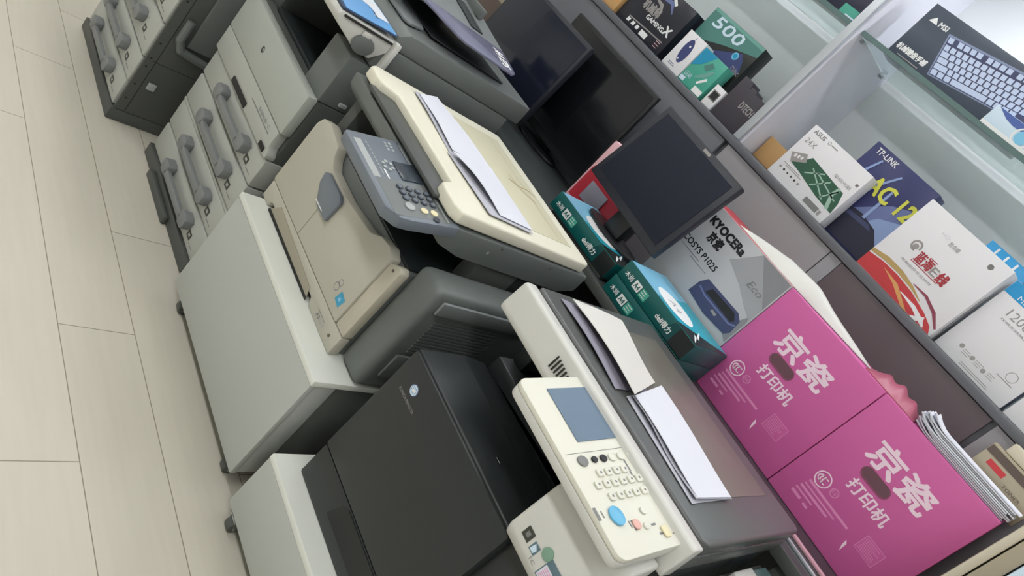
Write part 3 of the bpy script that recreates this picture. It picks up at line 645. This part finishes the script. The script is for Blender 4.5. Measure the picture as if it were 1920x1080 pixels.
# white plastic bag lying over the cartons, paper stack, beige boxes
def bag(a, c):
    x = -.955+a*.51; w = .10*min(1, .25+a*2.2, .2+(1-a)*1.6)
    y = 1.985+a*.045+(c-.5)*w*.85
    return (x, y, 1.2115+.040*math.sin(math.pi*c)*min(1, a*3, max(0, 1-a)*2.2)*(1+.06*math.sin(a*15)))
tag(MB().grid(24, 8, lambda a, c: (-.44+a*.16, 1.965+c*.11, 1.2105+.030*math.sin(math.pi*c)*math.sin(math.pi*a)**.6*(1+.2*math.sin(a*23+c*5))), 'wrap_pink', .002).build('plastic_wrap'), 'pinkish crumpled plastic wrap between the white bag and the paper stack', 'wrap')
tag(MB().grid(40, 12, bag, 'white_machine', .002).build('plastic_bag'), 'long white plastic bag lying along the top of the printer cartons', 'bag')
m_ = MB()
for i in range(9):
    dx = random.uniform(-.012, .012); dy = random.uniform(-.006, .006); z = 1.2095+.0042*i
    m_.grid(16, 6, (lambda a, c, z=z, dx=dx, dy=dy, i=i: (-.275+dx+a*.26, 1.962+dy+c*.065, z+.0022+(.018*(1-a*5)**2*(.4+.6*math.sin(c*9+i)**2) if a < .2 else 0))), 'paper' if i % 3 else 'paper_grey', .003)
tag(m_.build('paper_stack'), 'stack of white paper with crinkled left end on the rightmost pink carton', 'paper')
t = thing('toner_box', 'beige box with brown top stripe behind the crinkled paper stack', 'box', (-.08, 2.08, 1.2085))
m_, f = carton(-.157, -.002, 2.045, 2.111, 1.2085, 1.308, 'beige_dark'); f.rect(-.156, -.003, 1.283, 1.302, 'brown'); f.rect(-.135, -.09, 1.262, 1.276, 'red_wave'); f.text('TONER', -.078, -.03, 1.250, 1.258, 'brown', 1); m_.build('box_body', t)
t = thing('toner_box', 'pale cream box lying on the beige box with brown stripe', 'box', (-.07, 2.08, 1.3085))
MB().box(-.133, -.002, 2.05, 2.111, 1.3085, 1.338, 'beige_board', .004).build('box_body', t)
for i, (x0, x1, y0, z1, mn, lb) in enumerate(((.008, .026, 1.80, 1.262, 'beige_board', 'pale beige board standing upright against the side of the pink carton'), (.029, .060, 1.79, 1.25, 'beige_dark', 'thick beige board, second from the pink carton at the corner'), (.063, .10, 1.78, 1.235, 'pale_blue', 'pale blue upright board, outermost at the bottom right corner'))):
    t = thing('upright_board', lb, 'board', ((x0+x1)/2, 1.94, TZ), 'boards standing upright at the corner')
    MB().box(x0, x1, y0, 2.08, TZ, z1, mn, .002).build('board', t)

# reams of copy paper in teal wrappers
def ream(x0, y0, z0, label, end_black=False, rot=0):
    t = thing('paper_ream', label, 'paper ream', (x0, y0, z0), 'teal wrapped paper reams', (0, 0, rot))
    w, d, h = .305, .21, .056
    m_ = MB().box(0, w, 0, d, 0, h, 'teal', .003)
    f = FR(m_, (0, 0, 0))
    f.rect(.245, .304, .002, h-.002, 'box_black'); f.poly([(.20, .002), (.245, .002), (.245, h-.002), (.225, h-.002)], 'teal_dark')
    f.text('木尚', .018, .050, .018, .034, 'white_print', 2, .01); f.rect(.058, .086, .013, .037, 'white_print'); f.text('A4', .062, .082, .018, .032, 'teal', 2, .02); f.rect(.09, .118, .012, .037, 'cyangreen'); f.lines(.092, .116, .014, .036, 3, 'white_print', 2, .25)
    f.text('deli得力', .170, .232, .014, .032, 'white_print', 2, .02)
    g_ = FR(m_, (0, 0, h), (1, 0, 0), (0, 1, 0))
    g_.poly([(.003, .002), (.13, .002), (.11, .208), (.003, .208)], 'sky_label'); g_.poly([(.13, .002), (.22, .002), (.30, .208), (.11, .208)], 'teal_light'); g_.poly([(.22, .002), (.303, .002), (.303, .208)], 'box_black', 1)
    g_.disc(.155, .075, .072, 'white_print', 2, 28, .052); g_.text('A4', .13, .18, .06, .09, 'silver_ink', 3)
    g_.band([(.245, .10), (.275, .05), (.262, .055), (.292, .012)], [.004, .010, .010, .003], 'white_print', 3)
    m_.build('wrapper', t)
    return t
ream(-.980, 1.738, TZ, 'lower teal paper ream of the pair left of the pink carton')
ream(-.978, 1.737, TZ+.0567, 'upper teal paper ream of the pair, white oval on its top')
ream(-1.312, 1.742, TZ+.012, 'single teal paper ream in front of the small square monitor', rot=.03)
t = thing('paper_pad', 'thin dark pad under the single teal paper ream', 'pad', (-1.16, 1.86, TZ))
MB().box(-1.30, -1.02, 1.76, 1.95, TZ, TZ+.0115, 'grey_dark', .002).build('pad', t)

# monitors
def monitor(name, label, x0, x1, yb, z0, z1, lean, scr, foot_y, border=.014, logo=None, roll=0, yaw=0, th=.045, bottom=.02, foot_z=TZ):
    cx = (x0+x1)/2; h = z1-z0; w = x1-x0
    t = thing('monitor', label, 'monitor', (cx, yb, foot_z))
    M_ = Matrix.Translation((cx, yb, z0)) @ Matrix.Rotation(yaw, 4, 'Z') @ Matrix.Rotation(-lean, 4, 'X') @ Matrix.Rotation(roll, 4, 'Y')
    m_ = MB().box(-w/2, w/2, 0, th*.55, 0, h, 'mon_bezel' if scr != 'mon_screen2' else 'mon_black', .004, M=M_)
    m_.box(-w*.36, w*.36, th*.55, th, h*.12, h*.88, 'mon_black', .008, M=M_)
    m_ = m_.build('housing', t)
    s_ = MB().box(-w/2+border, w/2-border, -.0015, -.0003, bottom, h-border, scr, .0004, M=M_); s_.build('screen', t)
    if logo:
        l_ = MB().box(-.016+.03, .016+.03, -.0016, -.0004, h-border*.75, h-border*.3, 'silver_ink', M=M_); l_.build('badge', t)
    zc = z0+h*.25
    n_ = MB().prism([(yb+th+.001, foot_z+.012), (yb+th+.030, foot_z+.012), (yb+th+.034, zc), (yb+th+.016, zc+.02)], 'x', cx-.035, cx+.035, 'mon_black', .004); n_.build('stand_neck', t)
    f_ = MB().prism([(cx+.10*math.cos(i*math.pi/12)*1.2, foot_y+.055*math.sin(i*math.pi/12)) for i in range(24)], 'z', foot_z, foot_z+.0115, 'mon_black', .003); f_.build('stand_base', t)
    return t
monitor('m', 'wide dark monitor with bluish sheen on the table, leftmost of the monitors', -2.275, -1.79, 1.925, .905, 1.236, R(3), 'mon_screen', 1.975)
monitor('m', 'wide black monitor behind the leftmost one, under the cabinet board', -2.035, -1.512, 2.035, .885, 1.281, R(0), 'mon_screen2', 2.055, th=.03, bottom=.03)
monitor('m', 'small square monitor leaning back in front of the white printer carton', -1.3515, -.9665, 1.80, 1.003, 1.30, R(9.4), 'mon_matte', 1.875, border=.020, logo=True, bottom=.026, roll=R(.9), yaw=R(-6.1), foot_z=TZ+.0685)
# red and white flat box behind the square monitor
t = thing('red_box', 'red and white box with a grey card on it, half hidden by the square monitor', 'box', (-1.34, 1.97, TZ))
m_, f = carton(-1.462, -1.215, 1.958, 2.025, TZ, 1.10, 'red_pale', .006)
f.poly([(-1.452, .872), (-1.222, .872), (-1.222, 1.045), (-1.40, 1.045), (-1.43, 1.03), (-1.452, .99)], 'red'); f.poly([(-1.446, 1.05), (-1.43, 1.06), (-1.222, 1.06), (-1.222, 1.085), (-1.40, 1.082)], 'game_black', 1)
m_ = m_.build('box_body', t)
MB().box(-1.408, -1.315, 1.951, 1.9542, .895, .962, 'lilac_grey', .001).build('card', t)
# carton beyond the leftmost monitor
t = thing('brown_carton', 'brown carton with pale top behind the leftmost monitor', 'carton', (-2.5, 2.03, TZ))
m_ = MB().box(-2.66, -2.30, 1.99, 2.10, TZ, 1.13, 'brown', .003); m_.box(-2.66, -2.30, 1.989, 2.10, 1.09, 1.1305, 'beige_dark', .002); m_.build('box_body', t)

# ================================================================== GOODS IN THE CABINET
def boxed(name, label, cat, x0, x1, y0, y1, z0, z1, mn, bev=.0015, group=None):
    t = thing(name, label, cat, ((x0+x1)/2, (y0+y1)/2, z0), group)
    m_, f = carton(x0, x1, y0, y1, z0, z1, mn, bev)
    return t, m_, f
# --- right bay, base board
t, m_, f = boxed('component_box', 'white component box with green picture, leftmost on the board of the right bay', 'box', -1.120, -.878, 2.155, 2.21, BZ, 1.548, 'box_white')
f.text('ASUS', -1.106, -1.062, 1.527, 1.540, 'text_grey', 1, .02); f.ring(-1.044, 1.534, .004, .0055, 'silver_ink'); f.rect(-1.036, -1.01, 1.532, 1.535, 'silver_ink'); f.text('24X', -1.106, -1.066, 1.492, 1.508, 'silver_ink', 1)
f.poly([(-1.085, 1.425), (-1.055, 1.46), (-1.045, 1.475), (-.90, 1.462), (-.885, 1.43), (-.88, 1.40), (-.95, 1.405), (-1.04, 1.42)], 'green_pic')
for a, b_, c, d in ((-1.03, 1.43, -.98, 1.465), (-.99, 1.415, -.95, 1.46), (-1.0, 1.455, -.9, 1.43), (-.94, 1.41, -.91, 1.46), (-1.02, 1.455, -.93, 1.41)): f.band([(a, b_), (c, d)], .004, 'green_pic_light', 2)
f.band([(-.915, 1.465), (-.92, 1.44), (-.90, 1.40)], .012, 'green_pic_light', 2)
f.poly([(-1.108, 1.448), (-1.065, 1.472), (-1.048, 1.452), (-1.088, 1.424)], 'silver_ink', 3)
for i in range(3): f.rect(-1.094+.011*i, -1.087+.011*i, 1.442+.003*i, 1.452+.003*i, 'box_white', 4)
for i in range(6): f.disc(-1.098+.0165*i, 1.396-.0005*i, .0045, 'ink' if 0 < i < 5 else 'silver_ink', 1, (6, 4, 3, 3, 4, 8)[i])
f.rect(-1.10, -1.03, 1.412, 1.414, 'silver_ink'); f.rect(-1.09, -1.02, 1.407, 1.409, 'silver_ink')
f.rect(-.968, -.912, 1.371, 1.388, 'text_grey'); f.rect(-.909, -.900, 1.371, 1.386, 'silver_ink'); f.text('华硕光驱', -.96, -.895, 1.478, 1.488, 'silver_ink'); f.rect(-.895, -.886, 1.498, 1.506, 'text_grey')
m_.build('box_body', t)
t, m_, f = boxed('router_box', 'dark blue router box with yellow letters, between two white boxes', 'box', -.976, -.738, 2.215, 2.29, BZ, 1.632, 'box_navy')
f.poly([(-.93, 1.40), (-.74, 1.40), (-.74, 1.56), (-.80, 1.53), (-.86, 1.47)], 'ink_blue_light', 1); f.poly([(-.84, 1.41), (-.742, 1.41), (-.742, 1.51), (-.80, 1.48)], 'box_navy_light', 2)
f.text('TP-LINK', -.958, -.880, 1.605, 1.622, 'white_print', 3, .01); f.text('AC 12', -.897, -.738, 1.515, 1.566, 'box_yellow', 6, .025)
f.poly([(-.972, 1.365), (-.742, 1.365), (-.742, 1.42), (-.78, 1.452), (-.84, 1.462), (-.90, 1.455), (-.945, 1.43), (-.972, 1.42)], 'router', 3); f.poly([(-.90, 1.445), (-.80, 1.452), (-.785, 1.44), (-.90, 1.432)], 'ink_blue', 4)
for x, b0, dx in ((-.955, 1.46, .035), (-.90, 1.45, .055), (-.83, 1.455, .0)): f.band([(x, b0), (x+dx*.4, 1.54), (x+dx, 1.60 if dx else 1.565)], [.010, .008, .006], 'box_navy_light', 4)
m_.build('box_body', t)
t, m_, f = boxed('network_box', 'white box with red and gold wave print in front of the dark blue router box', 'box', -.718, -.447, 2.138, 2.252, BZ, 1.606, 'box_white')
bt = 1.362
f.poly([(-.7175, bt), (-.452, bt), (-.465, 1.378), (-.50, 1.392), (-.56, 1.406), (-.62, 1.412), (-.67, 1.411), (-.7175, 1.404)], 'red_wave')
f.poly([(-.66, 1.402), (-.60, 1.396), (-.53, bt), (-.55, bt), (-.61, 1.388)], 'orange_gold', 2); f.poly([(-.52, bt), (-.49, 1.385), (-.485, 1.375), (-.50, bt)], 'box_white', 3)
f.band([(-.7175, 1.414), (-.67, 1.422), (-.62, 1.422), (-.57, 1.415), (-.53, 1.404)], [.010, .014, .013, .008, .002], 'gold', 2); f.band([(-.575, 1.424), (-.53, 1.424), (-.485, 1.408), (-.452, 1.382)], [.002, .007, .009, .005], 'maroon_line', 2)
f.band([(-.58, 1.388), (-.53, 1.384), (-.49, 1.372), (-.475, 1.364)], [.002, .010, .012, .004], 'box_white', 2)
f.ring(-.648, 1.496, .010, .0155, 'silver_ink', 1, 24, R(-20), R(290)); f.disc(-.648, 1.493, .008, 'silver_ink')
f.text('蓝海', -.627, -.578, 1.466, 1.497, 'logo_red', 2, .02); f.text('E', -.575, -.556, 1.468, 1.49, 'silver_ink', 2, .02); f.text('线', -.552, -.526, 1.464, 1.494, 'logo_red', 2, .03); f.rect(-.63, -.54, 1.461, 1.463, 'logo_red'); f.rect(-.60, -.575, 1.497, 1.499, 'logo_red')
f.text('电脑监控专业线材', -.648, -.545, 1.446, 1.453, 'silver_ink'); f.text('显点缆', -.600, -.567, 1.548, 1.560, 'text_grey'); f.text('HD', -.632, -.607, 1.556, 1.566, 'box_white'); f.disc(-.491, 1.577, .0075, 'text_grey')
g_ = FR(m_, (-.447, 0, 0), (0, 1, 0), (0, 0, 1)); g_.rect(2.165, 2.17, 1.39, 1.52, 'text_grey')
m_.build('box_body', t)
t, m_, f = boxed('camera_box', 'white and blue network product box, right of the wave-print box', 'box', -.436, -.222, 2.168, 2.23, BZ, 1.60, 'box_white')
f.rect(-.435, -.223, 1.562, 1.5995, 'cyan'); f.text('MERCURY', -.40, -.30, 1.566, 1.578, 'white_print', 2); f.text('1200M', -.387, -.30, 1.522, 1.545, 'silver_ink', 1); f.text('双频无线路由器', -.388, -.29, 1.508, 1.514, 'text_grey', 1)
f.disc(-.388, 1.402, .006, 'silver_ink'); f.disc(-.350, 1.398, .006, 'silver_ink'); f.disc(-.312, 1.394, .006, 'silver_ink')
for a in (-.378, -.340, -.302): f.lines(a, a+.024, 1.388, 1.404, 3, 'silver_ink', 1, .25)
f.lines(-.36, -.25, 1.366, 1.376, 2, 'silver_ink', 1, .3); f.rect(-.29, -.245, 1.412, 1.414, 'silver_ink'); f.ring(-.262, 1.43, .012, .0135, 'silver_ink')
g_ = FR(m_, (-.222, 0, 0), (0, 1, 0), (0, 0, 1)); g_.rect(2.17, 2.229, 1.362, 1.599, 'ink_blue_light'); g_.text('MW', 2.18, 2.22, 1.39, 1.41, 'pale_blue')
m_.build('box_body', t)
t, m_, f = boxed('striped_box', 'cyan box with white stripes standing behind the wave-print box', 'box', -.572, -.44, 2.262, 2.31, BZ, 1.64, 'cyan')
for x in (-.545, -.515, -.485): f.rect(x, x+.006, 1.365, 1.635, 'white_print')
m_.build('box_body', t)
t, m_, f = boxed('white_carton', 'white box right of the network product box, at the right edge', 'box', -.212, .0-.01, 2.16, 2.23, BZ, 1.55, 'box_white'); m_.build('box_body', t)
# kraft box on the left of the right bay
t, m_, f = boxed('kraft_box', 'small kraft cardboard box beside the divider, behind the white component box', 'box', -1.232, -1.128, 2.225, 2.28, BZ, 1.44, 'kraft'); m_.build('box_body', t)
# --- right bay, glass shelf
t, m_, f = boxed('keyboard_box', 'dark keyboard box with a large pale keyboard printed on it, on the glass shelf', 'box', -1.158, -.70, 2.18, 2.235, GZ, 1.990, 'kb_box')
# printed keyboard: bilinear map of the key layout
Q = [(-1.062, 1.944), (-1.014, 1.826), (-.70, 1.828-.008), (-.70, 2.0-.012)]     # TL, BL, BR, TR
def kbp(a, b_):
    tl, bl, br, tr = Q; return ((tl[0]*(1-a)+tr[0]*a)*(1-b_)+(bl[0]*(1-a)+br[0]*a)*b_, (tl[1]*(1-a)+tr[1]*a)*(1-b_)+(bl[1]*(1-a)+br[1]*a)*b_)
Q = [(-1.062, 1.944), (-1.017, 1.834), (-.702, 1.879), (-.702, 1.9885)]
def kq(a0, a1, b0, b1, mn, l): f.poly([kbp(a0, b1), kbp(a1, b1), kbp(a1, b0), kbp(a0, b0)], mn, l)
kq(0, 1, -.02, 1, 'kb_frame', 1); kq(.012, .999, .03, .97, 'ink_blue', 2)
rows = [(.04, .17, [.055]+[0]+[.055]*4+[0]+[.055]*4+[0]+[.055]*4), (.22, .35, [.055]*15), (.37, .50, [.08]+[.055]*14), (.52, .65, [.10]+[.055]*14), (.67, .80, [.13]+[.055]*13), (.82, .95, [.065, .065, .065, .34, .065, .065, .065, .065])]
for b0, b1, ks in rows:
    a = .02
    for w_ in ks:
        if w_ == 0: a += .03; continue
        if a+w_ > .99: break
        kq(a, a+w_-.012, b0, b1, 'kb_key', 3); a += w_
f.text('▲', -1.138, -1.108, 1.944, 1.962, 'white_print', 1); f.text('MSI', -1.104, -1.074, 1.944, 1.958, 'white_print', 1, .03)
f.text('机械键盘手感', -1.148, -1.042, 1.842, 1.860, 'white_print', 1, .03, .1); f.rect(-1.128, -1.05, 1.829, 1.8315, 'silver_ink')
m_.build('box_body', t)
t, m_, f = boxed('mouse_box', 'blue and pale box in front of the keyboard box on the glass shelf', 'box', -.808, -.55, 2.155, 2.178, GZ, 1.876, 'pale_blue')
f.rect(-.807, -.551, 1.819, 1.829, 'white_print'); f.poly([(-.80, 1.875), (-.56, 1.875), (-.56, 1.858), (-.74, 1.856), (-.765, 1.860)], 'blue_box'); f.ring(-.70, 1.846, .022, .026, 'white_print', 2); f.disc(-.70, 1.846, .018, 'sky_label', 2)
m_.build('box_body', t)
# --- left bay, base board
t, m_, f = boxed('game_box', 'black gaming box with silver lettering on the board of the left bay', 'box', -2.02, -1.742, 2.16, 2.225, BZ, 1.552, 'game_black')
f.text('机械师', -1.948, -1.855, 1.444, 1.478, 'silver_ink', 1, .03, -.15); f.text('GAMING', -1.90, -1.80, 1.424, 1.440, 'white_print', 2, .03); f.band([(-1.965, 1.392), (-1.86, 1.398), (-1.765, 1.402)], .004, 'silver_ink'); f.text('X', -1.798, -1.765, 1.425, 1.455, 'white_print', 1, .03)
f.band([(-1.93, 1.50), (-1.88, 1.49), (-1.86, 1.47)], [.004, .014, .006], 'silver_ink'); f.band([(-1.89, 1.515), (-1.85, 1.52), (-1.82, 1.49)], [.012, .016, .004], 'ink_blue_light'); f.band([(-1.86, 1.54), (-1.83, 1.52)], .012, 'white_print')
for x in (-1.965, -1.935, -1.908): f.poly([(x, 1.374), (x+.016, 1.374), (x+.019, 1.388), (x+.003, 1.388)], 'white_print')
f.rect(-1.875, -1.835, 1.368, 1.388, 'white_print'); f.lines(-1.79, -1.76, 1.37, 1.40, 3, 'red_pale', 1, .2)
m_.build('box_body', t)
t, m_, f = boxed('desk_item_box', 'small orange and brown box left of the black gaming box', 'box', -2.11, -2.03, 2.15, 2.21, BZ, 1.43, 'kraft'); f.rect(-2.10, -2.04, 1.39, 1.425, 'orange_gold'); m_.build('box_body', t)
t, m_, f = boxed('webcam_box', 'tall dark green box numbered 500 behind the mouse boxes', 'box', -1.732, -1.468, 2.205, 2.27, BZ, 1.612, 'box_black')
f.poly([(-1.731, 1.362), (-1.715, 1.362), (-1.69, 1.50), (-1.60, 1.535), (-1.52, 1.56), (-1.469, 1.575), (-1.469, 1.611), (-1.731, 1.611)], 'mouse_green'); f.rect(-1.731, -1.469, 1.600, 1.611, 'green_edge', 2)
f.text('500', -1.70, -1.555, 1.558, 1.598, 'pale_blue', 3, .02, .2)
f.poly([(-1.66, 1.48), (-1.52, 1.555), (-1.50, 1.54), (-1.475, 1.50), (-1.60, 1.43)], 'mouse_blue', 2); f.disc(-1.535, 1.535, .013, 'sky_label', 3); f.disc(-1.535, 1.535, .009, 'bluegreen', 4); f.text('Dilac', -1.515, -1.475, 1.49, 1.51, 'silver_ink', 3)
m_.build('box_body', t)
t, m_, f = boxed('mouse_box', 'white mouse box with dark blue mouse picture, left of the teal one', 'box', -1.692, -1.598, 2.135, 2.19, BZ, 1.500, 'box_white')
f.poly([(-1.645+.020*math.cos(a)-.004*math.sin(a), 1.437+.044*math.sin(a)) for a in [i*math.pi/12 for i in range(24)]], 'mouse_blue'); f.disc(-1.643, 1.457, .004, 'white_print', 2); f.band([(-1.648, 1.48), (-1.646, 1.493)], .002, 'mouse_blue', 1); f.lines(-1.67, -1.63, 1.372, 1.384, 2, 'mouse_blue', 1, .3); f.disc(-1.649, 1.405, .003, 'white_print', 2, 8)
m_.build('box_body', t)
t, m_, f = boxed('mouse_box', 'teal and blue mouse box with white corner, right of the white mouse box', 'box', -1.596, -1.476, 2.138, 2.19, BZ, 1.492, 'cyangreen')
f.poly([(-1.595, 1.42), (-1.56, 1.445), (-1.53, 1.491), (-1.595, 1.491)], 'bluegreen'); f.poly([(-1.55, 1.445), (-1.53, 1.47), (-1.51, 1.462), (-1.53, 1.435)], 'mouse_green', 2); f.band([(-1.545, 1.40), (-1.515, 1.43), (-1.50, 1.452)], [.008, .016, .008], 'green_edge', 2); f.band([(-1.525, 1.39), (-1.50, 1.42)], [.008, .010], 'white_print', 2); f.rect(-1.52, -1.478, 1.363, 1.383, 'white_print', 2); f.rect(-1.593, -1.57, 1.365, 1.38, 'pale_blue', 2); f.text('GEAR', -1.588, -1.555, 1.384, 1.40, 'pale_blue', 2)
m_.build('box_body', t)
t, m_, f = boxed('gadget_box', 'tiny white box with a dark square window beside the dark branded box', 'box', -1.462, -1.415, 2.14, 2.175, BZ, 1.436, 'box_white'); f.rect(-1.455, -1.421, 1.385, 1.418, 'text_grey'); f.rect(-1.451, -1.425, 1.389, 1.414, 'ink', 2); m_.build('box_body', t)
t = thing('peripheral_box', 'dark violet box with notched top beside the white divider, left bay', 'box', (-1.35, 2.18, BZ))
m_ = MB().prism([(-1.410, BZ), (-1.288, BZ), (-1.288, 1.490), (-1.335, 1.490), (-1.340, 1.500), (-1.36, 1.500), (-1.364, 1.490), (-1.37, 1.512), (-1.41, 1.512)], 'y', 2.145, 2.20, 'violet_black', .001); f = FR(m_, (0, 2.145, 0)); f.text('DTECH', -1.348, -1.291, 1.428, 1.452, 'silver_ink', 1, .02); m_.build('box_body', t)
m_ = MB(); pts = [(-1.33+.03*math.cos(i*.55)*(1-.012*i), 2.235+.012*math.sin(i*.7), 1.365+.004*i+.012*math.sin(i*.5)**2) for i in range(40)]
m_.tube(pts, .0035, 'cable', 6); tag(m_.build('cable_coil'), 'tangled dark cable coil behind the dark violet box, next to the divider', 'cable')
# --- left bay, glass shelf
t, m_, f = boxed('phone_box', 'dark box with a teal label on the left glass shelf', 'box', -1.62, -1.29, 2.165, 2.22, GZ, 1.93, 'router'); f.rect(-1.36, -1.30, 1.822, 1.85, 'cyangreen'); f.rect(-1.335, -1.295, 1.819, 1.826, 'pale_blue', 2); m_.build('box_body', t)

# low dark side table in the gap right of the nearest copier, with two small things on it
t = thing('side_table', 'dark side table in the gap right of the nearest copier', 'table', (.03, 1.5, 0))
MB().box(-.185, .25, 1.30, 1.715, .772, .79, 'grey_dark', .003).build('table_top', t)
for x in (-.165, .23):
    for y in (1.32, 1.695): MB().box(x-.012, x+.012, y-.012, y+.012, 0, .7715, 'grey_dark', .002).build('leg', t)
t = thing('power_adapter', 'small white and dark adapter lying on the dark side table', 'adapter', (-.165, 1.56, .79))
MB().box(-.178, -.150, 1.50, 1.60, .7905, .812, 'white_machine', .004).build('adapter_body', t)
MB().box(-.1495, -.120, 1.51, 1.59, .7905, .805, 'black', .003).build('adapter_plug', t)
t = thing('glass_plate', 'small grey-green plate at the back of the dark side table', 'plate', (-.12, 1.66, .79))
MB().box(-.175, -.06, 1.625, 1.705, .7905, .800, 'glass_edge', .002).build('plate', t)
